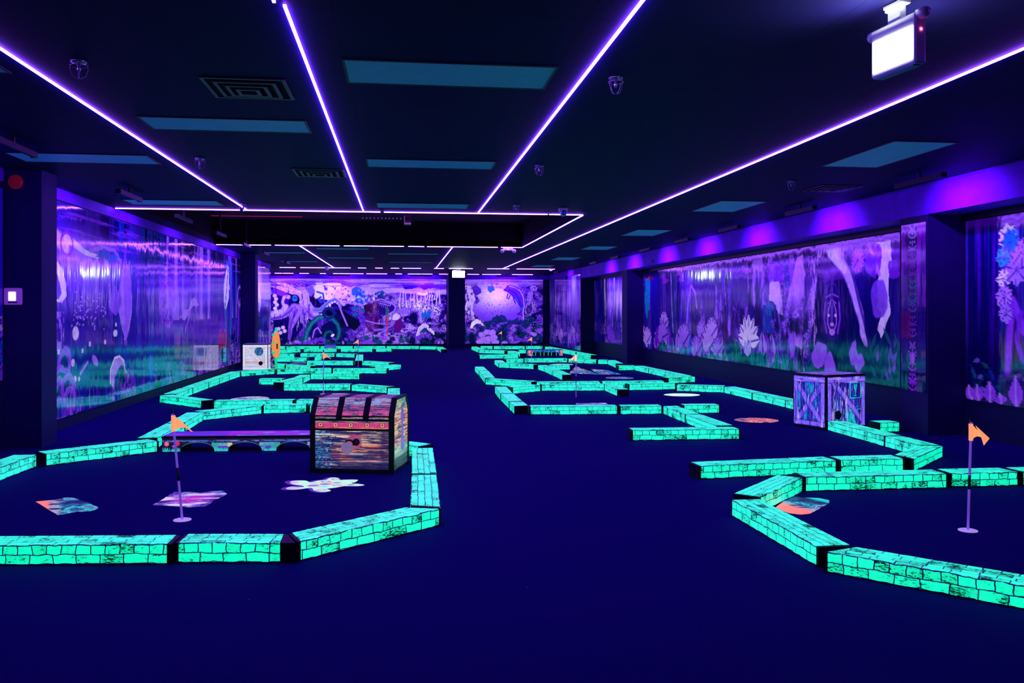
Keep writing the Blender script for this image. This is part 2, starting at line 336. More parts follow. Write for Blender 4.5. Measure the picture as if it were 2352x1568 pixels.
# painted band above the recessed right-hand murals, and the plain bands above the other murals
struct(MB().box(XR, XW, YF, 27.3, 2.41, ZC).box(XR-.012, XR, 27.3, YB, 2.56, ZC).build('trim_right_fascia', M['fascia']))
struct(MB().box(XL, XL+.012, 9.47, 21.7, 2.62, ZC).box(XL, XL+.012, 22.1, 26.6, 2.62, ZC).box(XL, XL+.012, YF, 9.09, 2.62, ZC).build('trim_left_fascia', M['fascia']))
struct(MB().box(-5.0, 1.69, YB-.012, YB, 2.585, ZC).box(2.29, XR, YB-.012, YB, 2.585, ZC).build('trim_back_fascia', M['fascia']))
struct(MB().box(XL, XL+.015, 9.47, 21.7, 0, .11).box(XL, XL+.015, 22.1, 26.6, 0, .11).build('baseboard_left', M['wall']))
struct(MB().box(-5.0, 1.69, YB-.015, YB, 0, .10).box(2.29, XR, YB-.015, YB, 0, .10).build('baseboard_back', M['wall']))
for (x0,x1,y0,y1,nm) in ((XL, -3.52, 9.09, 9.47, 'pillar_left_near'), (XL, -3.52, 21.7, 22.1, 'pillar_left_far'),
                         (XR, XW, 8.83, 9.37, 'pillar_right_near'), (XR, XW, 21.6, 22.1, 'pillar_right_far')):
    struct(MB().box(x0, x1, y0, y1, 0, ZC if x0 < 0 else 2.41).build(nm, M['pillar']))
struct(MB().box(1.69, 2.29, 31.8, YB, 0, ZC).build('pillar_back', M['pillar']))
# black strip along the top of the recessed right murals
for (y0,y1) in ((9.37,21.6),(22.1,27.3),(YF,8.83)):
    struct(MB().box(XW-.05, XW, y0, y1, 2.34, 2.41).build('trim_right_header', M['black']))

# ---------------------------------------------------------------- wall murals
WH=(.92,.84,1.0); LV=(.52,.36,.95); VI=(.26,.12,.75); PU=(.38,.05,.75); NV=(.02,.015,.16); DK=(.006,.005,.05); TE=(.02,.42,.52); GR=(.01,.26,.16); DG=(.01,.12,.12); MG=(.55,.03,.50); BL=(.03,.12,.55); CY=(.05,.6,.75)
R = random.Random(5)
def on_x(X): return lambda A, B: (np.full(A.shape, X), A, B)
def on_y(Y): return lambda A, B: (A, np.full(A.shape, Y), B)
def crescent(art, pts_out, pts_in, col, edge=None):
    art.poly(pts_out+pts_in[::-1], col)
    if edge: art.line(pts_out, .02, edge)
# ---- big undersea mural on the left wall
a = Art(9.5, 21.65, .13, 2.60, 430, 300, (.05,.03,.42), geo=-.5, seed=11)
n = a.fbm(1.6,.9,21,5); a.mix(np.clip((n-.45)/.2,0,1), (.12,.06,.62)); a.mix(np.clip((.42-n)/.2,0,1), (.012,.02,.22))
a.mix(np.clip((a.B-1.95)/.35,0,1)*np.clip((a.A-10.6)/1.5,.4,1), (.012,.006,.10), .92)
a.streaks(a.B > 2.1, 1.6, .05, 31, (.30,.10,.7), .58, .70)
a.mix(np.exp(-((a.A-11.2)/1.0)**2-((a.B-2.0)/.30)**2), (.62,.42,1), .8)
a.streaks(a.B > .9, .30, 2.5, 33, (.20,.10,.70), .55, .72, .45)
a.streaks((a.A > 12.3) & (a.A < 15.2), .14, 4, 35, (.03,.16,.55), .48, .6, .75)
a.streaks((a.A > 15) & (a.B > 1.2), .22, 3, 36, (.55,.38,.98), .54, .68, .8)
a.mix(np.clip((a.B < .75)*1.0*np.clip((n-.38)/.2,0,1),0,1), (.01,.14,.20), .7)
for k in range(26):  # rays
    x = 10.4+R.random()*2.3; a.line([(x, 2.15-R.random()*.15), (x-.08+R.random()*.16, 1.55+R.random()*.25)], .012+.012*R.random(), LV, .6)
a.line([(10.663,2.208),(10.933,2.153),(11.292,2.073),(11.756,2.049)], .07, WH, .8, w1=.03); a.line([(10.381,2.184),(10.663,2.107)], .12, WH, .7)
a.ell([(10.689,2.134)][0], (.22,.16), (.40,.15,.75), 1, ring=.35)
a.line([(11.442,2.111),(11.92,2.183),(12.386,2.176),(12.625,2.042)], .035, LV, .9)
a.poly([(11.597,2.039),(11.92,2.144),(12.386,2.158),(12.625,2.102),(12.386,2.04),(11.92,2.013)], (.10,.28,.70), .8, .1)
crescent(a, [(10.381,1.924),(10.533,1.848),(10.663,1.678),(10.676,1.527),(10.533,1.45),(10.381,1.463)], [(10.381,1.792),(10.482,1.672),(10.533,1.564),(10.456,1.493),(10.381,1.482)], WH)
a.streaks((a.A < 10.6) & (a.B < 1.35) & (a.B > .9), .04, .12, 41, LV, .5, .6)
a.leaf([(12.874,0.92)][0], [(12.835,2.164)][0], .30, LV, (.3,.15,.8)); a.leaf([(12.441,1.291)][0], [(12.386,1.704)][0], .26, (.36,.22,.88))
a.poly([(12.72,1.805),(13.032,2.065),(13.132,1.758),(13.112,1.444),(12.913,0.949),(12.796,0.953),(12.815,1.442)], (.45,.28,.95), 1, .05)
a.line([(14.608,1.875),(14.762,1.739),(14.608,1.455),(14.762,1.173),(15.188,1.109),(15.411,1.202)], .10, (.35,.12,.85), 1, w1=.04)
a.leaf([(15.134,1.168)][0], [(14.972,2.018)][0], .55, (.33,.14,.85), (.5,.3,.95)); a.streaks((a.A > 14.0) & (a.A < 15.3) & (a.B > 1.1), .05, .06, 44, NV, .56, .64, .7)
a.poly([(15.789,1.236),(16.123,1.373),(16.506,1.429),(16.771,1.552),(17.045,1.605),(17.329,1.475),(17.08,1.457),(16.704,1.374),(16.249,1.194),(16,1.265)], LV, 1, .05)
a.line([(16.637,1.326),(16.441,1.152),(16.249,0.983)], .06, (.42,.18,.85), 1, w1=.02)
for k in range(70):
    x = 10.9+R.gauss(.55,.42); z = 1.38+R.gauss(0,.13); a.ell((x,z), (.022+.02*R.random(), .013), LV, .9)
for (p, r) in zip([(10.961,1.09),(11.442,0.943),(11.189,0.872),(12.003,0.95),(12.441,1.054),(10.444,0.891),(10.878,0.742),(10.947,0.546),(11.073,0.536),(12.441,1.172),(12.386,1.055)], (.09,.035,.03,.035,.05,.035,.05,.04,.03,.03,.05)): a.ell(p, (r*1.2,r), WH, .9)
a.line([(11.116,0.596),(11.366,0.719)], .03, LV); a.ell([(11.628,0.726)][0], (.12,.06), LV, 1, rot=-.5, warp=.04)
crescent(a, [(12.209,0.391),(12.209,0.565),(12.386,0.719),(12.588,0.732),(12.777,0.661),(12.835,0.523)], [(12.351,0.291),(12.386,0.447),(12.532,0.555),(12.663,0.607),(12.739,0.603),(12.796,0.514)], (.62,.42,.98), WH)
crescent(a, [(12.777,0.478),(12.874,0.508),(13.012,0.418),(13.092,0.256),(13.072,0.195)], [(12.796,0.416),(12.874,0.386),(12.952,0.318),(13.012,0.251),(13.052,0.197)], (.58,.38,.98), WH)
a.poly([(12.386,0.317),(12.532,0.544),(12.758,0.577),(12.835,0.401),(13.072,0.195),(12.72,0.197)], (.01,.22,.26), .8)
for (p, r) in zip([(10.61,0.748),(10.533,0.578),(10.469,0.409),(10.729,0.461),(10.769,0.33),(10.482,0.235),(10.729,0.131),(10.933,0.133)], ((.22,.20),(.30,.16),(.20,.20),(.24,.20),(.24,.16),(.26,.20),(.12,.12),(.10,.12))):
    a.ell(p, r, (.40,.16,.88), 1, warp=.08); a.ell(p, (r[0]*.55, r[1]*.5), (.02,.12,.30), 1, warp=.05); a.ell(p, r, LV, .6, ring=.25, warp=.08)
for k in range(150):
    x = 9.8+12*R.random()**1.3; z0 = .16; h = .10+R.random()*.34; a.line([(x,z0),(x+R.uniform(-.05,.05),z0+h*.5),(x+R.uniform(-.12,.12),z0+h)], .022, R.choice([VI,PU,LV,BL,(.3,.1,.8)]), .85, w1=.006)
a.clutter(np.clip((.62-a.B)*3,0,1)*(a.A > 12.6)*np.clip((a.fbm(.5,.6,51)-.45)*6,0,1), .22, [DK,NV,VI,(.4,.18,.9),LV], 52)
a.clutter(((a.A > 16.3)*np.clip((1.2-a.B)*2,0,1)*np.clip((a.fbm(.7,1.4,53)-.42)*6,0,1)), .35, [NV,VI,LV,(.45,.3,.95)], 54)
a.ell([(14.118,0.485)][0], (.10,.20), (.10,.20,.70), 1, warp=.05); a.poly([(18.949,0.572),(19.213,0.913),(20.1,0.893),(20.248,0.517)], (.45,.01,.10), .9)
for dx in (0,.5,1.1): a.line([(19.9+dx,.2),(20.0+dx,2.35)], .10, R.choice([TE,(.03,.2,.5)]), .75, warp=.15)
a.leaf((19.8,1.35), (20.2,2.45), .30, WH, TE); a.line([(21.293,0.679),(21.46,1.506),(21.629,1.612),(21.917,1.509)], .10, (.38,.12,.85)); a.ell([(21.572,1.716)][0], (.35,.28), LV, 1, ring=.4)
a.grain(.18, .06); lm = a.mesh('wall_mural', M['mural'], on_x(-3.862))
tag(lm, 'glossy undersea mural on the left wall with jellyfish, seahorse and corals', 'mural')
# ---- strip of mural left of the near left pillar
a = Art(7.0, 9.05, .68, 2.55, 60, 120, (.05,.04,.5), seed=12); a.streaks(a.B > 1.4, .3, 1.2, 61, (.5,.3,1), .5, .65); a.clutter(a.B < 1.3, .3, [NV,BL,VI,LV], 62)
tag(a.mesh('wall_mural', M['mural'], on_x(-3.862)), 'sliver of blue mural at the left photo edge, before the near pillar', 'mural')
# ---- mural between far left pillar and the corner
a = Art(22.12, 26.55, .13, 2.60, 80, 170, (.06,.03,.40), seed=13); n = a.fbm(.5,1.2,63,5); a.mix(np.clip((a.B-1.3)/.6,0,1)*np.clip((n-.35)/.2,0,1), LV, .8)
a.mix(np.exp(-((a.A-24.4)/.55)**2-((a.B-2.2)/.35)**2), WH, .9); a.leaf((24.5,1.3),(24.4,2.1),.28,WH); a.streaks(a.B < 1.6, .25, .8, 64, LV, .55, .68); a.poly([(22.8,.85),(24.9,.85),(24.9,1.2),(22.8,1.2)], NV, .8)
a.streaks(a.B < .8, .25, .5, 65, LV, .45, .6)
tag(a.mesh('wall_mural', M['mural'], on_x(-3.862)), 'narrow glossy mural beyond the far left pillar, above the white crate', 'mural')

# ---- octopus reef mural on the back wall
a = Art(-4.98, 1.68, .115, 2.575, 470, 190, (.12,.05,.55), seed=14)
top = np.clip((a.B-2.25)/.25,0,1)
a.clutter(a.B < 9, .42, [DK,(.05,.02,.3),VI,(.34,.18,.85),LV], 71, .05)
a.mix(np.clip((a.B-1.85)/.3,0,1), (.22,.07,.70)); a.streaks(a.B > 2.0, 1.2, .10, 72, (.62,.48,1), .42, .6); a.streaks((a.B > 1.9)&(a.A < -2.3), 1.0, .16, 73, DK, .52, .62)
a.clutter((a.A > -1.1)*np.clip((2.05-a.B)*4,0,1), .26, [DK,(.05,.02,.25),VI,LV,(.58,.45,1),WH], 74, .06)
a.clutter((a.A > -1.1)*(a.B < .85), .20, [DK,DG,VI,(.4,.25,.9),LV], 75, .06)
a.poly([(-4.744,2.533),(-4.111,2.406),(-3.761,2.115),(-3.523,2.05),(-3.443,1.757),(-3.347,1.464),(-3.043,1.236),(-3.347,1.106),(-3.602,0.91),(-3.761,0.618),(-4.111,0.131),(-4.744,0.134)], (.018,.01,.16))
# octopus: mantle, head, eye, arms
a.poly([(-4.744,2.485),(-4.317,2.438),(-4.048,2.309),(-3.761,2.131),(-3.554,2.132),(-3.443,2.002),(-3.427,1.757),(-3.315,1.546),(-3.155,1.35),(-3.043,1.236),(-3.251,1.105),(-3.411,1.269),(-3.523,1.024),(-3.634,1.236),(-3.761,1.594),(-3.984,1.984),(-4.238,2.048),(-4.476,2.113),(-4.744,2.161)], (.66,.52,1), 1, .05)
a.poly([(-4.744,2.242),(-4.396,2.113),(-4.206,1.984),(-4.396,1.918),(-4.744,1.982)], (.30,.10,.70), 1, .05)
a.ell([(-3.968,1.789)][0], (.19,.21), DK); a.ell([(-3.968,1.838)][0], (.10,.13), (.10,.30,.55)); a.ell([(-3.968,1.789)][0], (.10,.06), TE); a.ell([(-3.968,1.854)][0], (.06,.02), DK)
a.line([(-4.206,1.886),(-4.333,1.853),(-4.365,1.691),(-4.301,1.529),(-4.396,1.334),(-4.65,1.269),(-4.744,1.237)], .10, (.70,.58,1), 1, w1=.16)
a.ell([(-4.27,1.724)][0], (.09,.12), (.10,.03,.35))
for arm in ([(-3.984,1.496),(-4.175,1.301),(-4.46,1.139),(-4.744,1.074)], [(-3.825,1.464),(-3.952,1.106),(-4.111,0.749),(-4.175,0.213)], [(-3.666,1.399),(-3.634,1.024),(-3.554,0.813)], [(-3.507,1.334),(-3.347,1.138),(-3.155,1.138)], [(-3.889,1.399),(-4.079,0.976),(-4.175,0.538)]):
    a.line(arm, .19, (.50,.34,.96), 1, w1=.05); a.line(arm, .05, (.16,.06,.5), .7, warp=.03)
a.streaks((a.A < -2.8)&(a.B > .5), .05, .30, 77, (.10,.03,.42), .58, .66, .75)
for p in [(-4.697,1.934),(-4.65,1.82),(-4.681,1.691),(-4.618,1.593),(-4.681,1.464),(-4.65,1.35),(-4.555,0.701),(-4.396,0.749),(-4.333,0.619),(-4.65,0.588),(-4.491,0.555)]: a.ell(p, (.085,.08), (.80,.70,1), 1, soft=.3)
hd_ = [(-3.857,1.757)][0]
for k in range(46):  # brushed skin strands running down from the head
    t_ = R.random(); a0_ = PI*(1.12+.52*R.random()); r0 = R.uniform(.35,.95); x_, z_ = hd_[0]+.1+r0*math.cos(a0_)*.9, hd_[1]-.05+r0*math.sin(a0_)
    a.line([(x_,z_),(x_+.14*math.cos(a0_)+.02,z_+.20*math.sin(a0_))], .011, R.choice([(.14,.05,.5),(.85,.75,1),(.20,.10,.62)]), .75, w1=.004)
for k in range(60):
    x_ = R.uniform(-4.9,-3.6); z_ = 2.52-.30*(x_+4.9)*R.random()-.25*R.random(); a.line([(x_,z_),(x_+.18,z_-.05-.04*R.random())], .012, R.choice([(.20,.08,.6),(.9,.8,1)]), .7, w1=.003)
# splash, teal haze with bubbles
a.ell([(-2.611,2.053)][0], (.66,.42), (.90,.82,1), 1, warp=.30, soft=.1); a.ell([(-2.16,1.923)][0], (.36,.36), (.72,.62,1), .9, warp=.2); a.streaks((a.A > -2.9)&(a.A < -1.5)&(a.B > 1.6)&(a.B < 2.3), .10, .10, 78, VI, .60, .66)
a.poly([(-3.602,2.213),(-3.315,2.312),(-3.251,2.051),(-3.379,1.888)], (.30,.25,.80), 1, .04); a.line([(-3.155,2.084),(-2.931,2.019),(-2.899,1.758),(-3.027,1.693),(-3.107,1.823),(-3.011,1.889)], .04, (.05,.22,.50))
a.ell([(-1.579,1.957)][0], (.30,.36), (.02,.25,.68), .9, warp=.25)
for k in range(70):
    x, z = -1.7+R.gauss(.35,.34), 1.85+R.gauss(0,.22); r = R.uniform(.02,.05); a.ell((x,z), (r,r), WH, .8, ring=.45)
# pale arm with white suckers and the big green curled arm
p1 = [(-3.251,1.399),(-3.027,1.399),(-2.835,1.595),(-2.675,1.726),(-2.482,1.792),(-2.354,1.694),(-2.289,1.497)]; a.line(p1, .12, (.45,.32,.95), 1, w1=.06); a.line(p1, .03, TE)
for p in [(-2.995,1.236),(-2.915,1.334),(-2.835,1.432),(-2.771,1.53),(-2.691,1.611),(-2.595,1.677),(-2.498,1.71),(-2.402,1.661)]: a.ell(p, (.045,.045), WH, 1, soft=.4)
p2 = [(-3.602,0.21),(-3.507,0.617),(-3.347,0.91),(-3.091,1.122),(-2.835,1.154),(-2.579,1.072),(-2.402,0.876),(-2.321,0.614),(-2.386,0.352),(-2.579,0.189),(-2.803,0.19),(-2.899,0.354),(-2.835,0.55),(-2.675,0.615),(-2.579,0.516)]
a.ell([(-2.691,0.615)][0], (.36,.36), (.012,.02,.14)); a.line(p2, .13, (.01,.20,.22), 1, w1=.05); a.line(p2[:6], .035, (.50,.30,.95), 1)
for i in range(len(p2)-1):
    for t in (0,.33,.66):
        x = p2[i][0]+(p2[i+1][0]-p2[i][0])*t; z = p2[i][1]+(p2[i+1][1]-p2[i][1])*t; r = .075*(1-.055*(i+t)); a.ell((x,z-.02), (r,r), (.02,.40,.30), 1, soft=.35)
a.line([(-2.995,0.534),(-3.123,0.746),(-3.251,0.649),(-3.315,0.372)], .03, LV); a.ell([(-2.579,0.451)][0], (.08,.05), WH, 1, rot=.6)
a.ell([(-2.723,1.285)][0], (.26,.26), (.01,.10,.22), 1, ring=.5); a.ell([(-2.723,1.285)][0], (.12,.12), DK)
# wreck, mast lines, pots, red glow
a.poly([(-2.257,1.497),(-1.999,1.334),(-1.644,1.137),(-1.547,0.858),(-1.757,0.612),(-2.031,0.777)], DK)
for k in range(9): a.line([(-2.2+k*.09,1.42-k*.02),(-1.75+k*.09,1.10-k*.03)], .012, (.12,.06,.6))
a.line([(-2.386,1.694),(-2.225,1.268),(-2.031,0.809)], .035, LV); a.line([(-2.16,1.694),(-1.805,1.629),(-1.417,1.596)], .03, LV)
for p in [(-1.757,1.465),(-1.757,1.235),(-1.482,1.399)]: a.ell(p, (.10,.08), (.02,.30,.30))
a.poly([(-0.995,1.761),(-0.833,1.827),(-0.311,1.663),(-0.213,1.531),(-0.311,1.334),(-0.605,1.169),(-0.898,1.399)], (.05,.03,.30)); a.line([(-0.963,1.761),(-0.8,1.827),(-0.376,1.663),(-0.229,1.531),(-0.278,1.366),(-0.637,1.169)], .035, LV); a.line([(-0.963,1.695),(-0.441,1.564),(-0.409,1.63),(-0.898,1.761)], .02, LV)
for k in range(8): a.line([(-1.0+k*.07,1.80-k*.03),(-1.04+k*.07,1.66-k*.03)], .010, LV)
a.poly([(-1.385,1.596),(-0.898,1.679),(-0.865,0.61),(-1.271,0.282)], (.20,.01,.14), .55, .1); a.poly([(-0.637,1.515),(-0.441,1.399),(-0.507,1.02),(-0.637,1.07)], (.12,.30,.25), .8, .1); a.line([(-0.572,1.136),(-0.539,0.905),(-0.556,0.444)], .03, (.85,.06,.10))
a.line([(-1.352,1.005),(-0.995,0.906),(-0.637,0.872)], .025, LV); a.line([(-1.028,0.643),(-0.621,0.675),(-0.343,0.839)], .05, (.42,.25,.9)); a.line([(-0.898,0.511),(-0.572,0.642)], .02, LV)
for (p, r) in zip([(-1.223,0.479),(-1.093,0.873),(-1.077,0.742),(-0.016,1.102),(-1.158,1.219)], (.11,.06,.05,.07,.06)): a.ell(p, (r,r), LV, 1, ring=.3)
# corals on the right of the panel
a.ell([(0.098,1.333)][0], (.20,.18), (.55,.38,.98), 1)
for k in range(9): a.line([(.0+k*.045-.15+.04,1.25),(.0+k*.05-.17+.04,1.48)], .010, (.10,.03,.4))
a.ell([(-0.164,1.136)][0], (.15,.12), (.80,.70,1), 1, warp=.1); a.ell([(0.016,1.119)][0], (.075,.075), LV, 1, ring=.3)
a.ell([(-0.098,0.805)][0], (.24,.22), (.22,.02,.30), 1, warp=.25); a.ell([(0.279,0.739)][0], (.22,.22), (.62,.48,1), 1, warp=.3); a.streaks((a.A > .0)&(a.A < .6)&(a.B > .4)&(a.B < 1.0), .04, .05, 79, (.1,.04,.4), .56, .62)
crescent(a, [(0.542,0.407),(0.64,0.738),(0.805,0.87),(1.003,0.803),(0.986,0.671)], [(0.64,0.357),(0.706,0.572),(0.838,0.737),(0.937,0.72),(0.97,0.654)], (.75,.62,1), WH); a.poly([(0.657,0.523),(0.772,0.671),(0.937,0.737),(0.871,0.572)], (.02,.18,.30))
crescent(a, [(0.97,0.671),(1.069,0.704),(1.201,0.571),(1.218,0.471)], [(1.003,0.604),(1.069,0.571),(1.135,0.521),(1.201,0.454)], (.75,.62,1), WH)
a.ell([(1.102,1.93)][0], (.27,.17), (.14,.05,.5)); a.ell([(1.102,1.93)][0], (.27,.17), WH, 1, ring=.22)
for k in range(5): a.line([(.95+k*.09,1.82),(.99+k*.09,1.98)], .018, WH)
a.line([(0.64,2.028),(0.838,1.996),(0.937,2.029)], .06, WH); a.line([(0.838,1.83),(0.937,1.665)], .06, LV)
for k in range(12): x = -.1+k*.14; a.line([(x,1.5+R.random()*.2),(x+R.uniform(-.05,.05),2.05+R.random()*.15)], R.uniform(.02,.05), (.82,.74,1), .8, w1=.015)
for k in range(6): a.leaf((.72+k*.08,1.0+R.random()*.1),(.72+k*.1-.05,1.35+R.random()*.1), .05, R.choice([CY,LV,(.05,.3,.6)]))
a.ell([(0.279,2.342)][0], (.34,.16), (.06,.02,.35), 1, warp=.1); a.ell([(0.97,2.328)][0], (.26,.12), (.24,.02,.75), 1, warp=.1); a.poly([(-0.898,1.893),(-0.816,2.173),(-0.702,2.058),(-0.833,1.761)], (.02,.15,.40), .9, .1); a.line([(-0.995,2.008),(-0.833,2.091),(-0.637,2.075)], .05, (.03,.20,.45), 1, w1=.01)
a.poly([(-1.547,0.119),(-1.271,0.315),(-1.028,0.413),(-0.572,0.444),(-0.294,0.278),(-0.539,0.114)], (.36,.16,.80), 1, .1); a.streaks((a.B < .55)&(a.A > -1.4)&(a.A < .2), .12, .05, 80, (.55,.38,.95), .5, .6)
for k in range(60): x = -4.9+R.random()*6.5; a.ell((x,.13+R.random()*.22), (R.uniform(.04,.13),R.uniform(.04,.10)), R.choice([DG,VI,LV,(.01,.2,.2),DK]), .9, warp=.05)
a.mix(np.clip((a.B-2.36)/.12,0,1), (.55,.42,.98), .8); a.streaks(a.B > 2.3, .8, .03, 83, VI, .5, .6)
a.grain(.2, .05); tag(a.mesh('wall_mural', M['mural_flat'], on_y(33.28)), 'octopus and shipwreck reef mural on the back wall, left of the central pillar', 'mural')

# ---- dolphin mural right of the back pillar
a = Art(2.30, 5.42, .115, 2.575, 240, 190, (.30,.16,.85), seed=15)
a.mix(np.exp(-((a.A-3.55)/.85)**2-((a.B-1.95)/.55)**2), WH, .95); a.mix(np.clip((1.6-a.B)/.9,0,1)*.8, (.26,.10,.78))
edge = 1.25-np.exp(-((a.A-3.65)/1.0)**2-((a.B-1.75)/.85)**2)*1.6+(a.fbm(.45,.45,87,4)-.5)*1.3
a.clutter(np.clip((edge-.55)*6,0,1), .34, [DK,(.06,.02,.3),VI,(.40,.24,.92),LV], 81, .06); a.clutter(a.B < .85, .30, [DK,DG,(.01,.14,.2),VI,(.42,.24,.92),LV], 82, .06)
a.poly([(2.396,2.35),(2.68,2.301),(2.764,1.934),(2.73,1.517),(2.797,1.016),(2.513,1.267),(2.396,1.517)], (.72,.60,1), 1, .1); a.streaks((a.A < 2.8)&(a.B > 1.1), .05,.12, 84, (.12,.04,.45), .58,.64)
a.poly([(2.664,2.234),(2.797,2.384),(2.998,2.235),(3.032,2.068),(2.797,1.934)], (.16,.08,.5)); a.poly([(3.267,2.303),(3.502,2.337),(3.569,2.17),(3.367,2.036),(3.267,2.136)], (.08,.30,.80), 1, .06)
dol = [(3.889,2.171),(3.99,2.238),(4.007,2.322),(4.142,2.356),(4.345,2.307),(4.548,2.19),(4.684,1.938),(4.718,1.602),(4.667,1.35),(4.701,1.081),(4.565,1.232),(4.413,1.233),(4.548,1.333),(4.565,1.468),(4.447,1.686),(4.278,1.904),(4.075,2.088)]
a.poly(dol, (.22,.08,.66)); a.line(dol+dol[:1], .020, (.05,.015,.32), .95); a.line([(x_-.03,z_-.035) for x_,z_ in dol[3:10]], .022, (.75,.6,1), .8); a.line([(4.379,1.87),(4.548,1.635),(4.599,1.434)], .04, (.03,.30,.55)); a.line([(4.109,2.172),(4.311,2.071),(4.447,1.87),(4.582,1.535)], .05, (.12,.04,.5), .9)
a.line([(4.058,2.037),(4.007,1.87),(4.075,1.836),(4.142,1.97)], .025, (.12,.04,.5)); a.line([(4.261,1.971),(4.278,1.803),(4.345,1.669)], .03, (.14,.05,.5)); a.poly([(4.548,2.139),(4.718,2.106),(4.65,1.972)], (.30,.16,.75))
for k in range(36): a.ell((3.0+R.random()*1.2, .95+R.random()*.75), (R.uniform(.012,.03),R.uniform(.012,.025)), (.10,.04,.45), .8)
a.ell([(5.058,2.242)][0], (.15,.10), LV, 1, ring=.5); [a.line([(4.85+k*.04,2.1),(4.80+k*.05,1.75)], .012, LV) for k in range(5)]
for p in [(3.065,0.465),(3.233,0.565),(3.434,0.531),(3.132,0.264),(3.334,0.297),(3.502,0.363),(2.965,0.165),(3.569,0.162),(3.267,0.096)]: a.ell(p, (.16,.12), (.56,.38,.98), 1, warp=.06); a.ell(p, (.16,.12), (.12,.04,.45), .8, ring=.18, warp=.06)
crescent(a, [(2.597,0.733),(2.647,0.933),(2.831,1.066),(3.015,0.983),(3.015,0.899)], [(2.664,0.683),(2.73,0.8),(2.831,0.883),(2.931,0.883),(2.998,0.866)], WH); crescent(a, [(3.015,0.916),(3.132,0.899),(3.233,0.732)], [(3.032,0.832),(3.116,0.799),(3.216,0.715)], WH)
for p in [(4.447,0.343),(4.582,0.225),(4.345,0.192),(3.94,0.127),(4.99,0.458),(5.262,0.592),(4.21,0.931),(3.687,1.015),(3.872,0.931)]: a.ell(p, (.16,.07), R.choice([LV,VI,(.36,.2,.85)]), .9, warp=.12)
for p in [(3.771,1.015),(4.193,0.964),(4.701,0.846),(3.267,0.849),(4.854,1.014),(3.603,0.932)]: a.ell(p, (.22,.16), (.01,.10,.16), .9, warp=.2)
for k in range(50): a.ell((4.7+R.random()*.7,.5+R.random()*1.0), (.018,.02), LV, .8)
a.mix(np.clip((a.B-2.30)/.15,0,1), (.55,.42,.98), .7); a.streaks(a.B > 2.2, .7, .04, 85, (.3,.1,.8), .5, .6)
a.grain(.2, .05); tag(a.mesh('wall_mural', M['mural_flat'], on_y(33.28)), 'leaping dolphin reef mural on the back wall, right of the central pillar', 'mural')

# ---- far right flush mural and the one in the far recess
def jungle_far(a, sd, lo):
    n = a.fbm(.35,1.6,sd,5); a.mix(np.clip((n-.45)/.2,0,1), (.20,.08,.72)); a.mix(np.exp(-((a.B-1.75)/.35)**2)*np.clip((n-.25)/.3,0,1), (.52,.36,.98), .85)
    a.streaks(a.B > .9, .16, 1.6, sd+1, WH, .60, .74, .8); a.streaks(a.B > .9, .12, 1.2, sd+2, NV, .56, .68, .9)
    a.clutter(np.clip((1.15-a.B)*3,0,1)*np.clip((a.fbm(.4,.6,sd+4)-.38)*6,0,1), .30, [NV,(.05,.03,.3),VI,(.48,.28,.95),LV], sd+3)
    for k in range(14):
        x = R.uniform(a.a0+.2, a.a1-.2); z = lo+R.uniform(.1,.5); a.flower((x,z), R.uniform(.15,.38), 7, R.choice([LV,(.5,.3,.95),(.3,.12,.8)]), spread=PI*.9, a0=.15)
a = Art(27.32, 33.2, .09, 2.54, 90, 170, (.03,.03,.30), seed=16, geo=-.5); jungle_far(a, 90, .09); a.mix(np.exp(-((a.A-28.4)/.35)**2-((a.B-2.2)/.35)**2), WH, .9)
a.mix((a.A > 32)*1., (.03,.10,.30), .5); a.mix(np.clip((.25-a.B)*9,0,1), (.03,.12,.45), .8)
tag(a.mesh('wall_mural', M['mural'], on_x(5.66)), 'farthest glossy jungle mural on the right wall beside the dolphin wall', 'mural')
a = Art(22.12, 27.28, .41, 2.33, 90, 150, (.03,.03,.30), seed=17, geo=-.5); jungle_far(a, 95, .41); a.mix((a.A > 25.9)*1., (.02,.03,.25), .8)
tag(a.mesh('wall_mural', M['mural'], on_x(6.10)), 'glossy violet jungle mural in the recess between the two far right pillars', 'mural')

# ---- the long jungle mural
a = Art(9.42, 21.58, .41, 2.33, 560, 250, (.014,.012,.20), geo=-.5, seed=18)
n = a.fbm(.5,2.2,101,5); a.mix(np.clip((n-.46)/.2,0,1), (.07,.02,.40)); a.mix(np.clip((.42-n)/.2,0,1), (.01,.01,.10))
a.streaks((a.A > 15.5), .14, 3.0, 102, (.22,.08,.70), .54, .66, .9); a.streaks(a.B > 2.0, .6, .16, 103, (.5,.12,.75), .52, .66, .8)
a.streaks((a.A > 12.6)&(a.A < 17), .13, .55, 104, (.50,.32,.95), .54, .62, .9); a.streaks((a.A > 12.4)&(a.A < 16.5), .16, .5, 105, DK, .55, .62, .9)
a.poly([(21.402,2.175),(20.936,2.158),(21.013,1.512),(21.089,1.025),(21.402,1.35),(21.442,1.625)], (.02,.42,.52)); a.line([(21.089,1.296),(21.167,0.86)], .10, (.01,.16,.18))
for (u0,c_) in ((1500,NV),(1510,(.05,.03,.35)),(1522,NV),(1560,(.10,.05,.45)),(1622,NV)): pass
for (y_, c_, w_) in ((20.3,(.04,.03,.36),.5),(19.0,(.02,.10,.28),.25),(18.0,(.20,.08,.62),.16),(16.7,(.02,.015,.22),.35),(15.2,(.015,.012,.2),.4)): a.line([(y_,.7),(y_+.1,2.3)], w_, c_, .9, warp=.2)
a.line([(19.124,0.886),(19.221,1.499),(19.285,2.245)], .035, LV); a.line([(18.152,1.115),(18.095,1.49),(17.924,1.86)], .05, (.5,.3,.95)); a.line([(17.537,1.441),(17.619,1.742),(17.868,1.886)], .05, (.5,.3,.95))
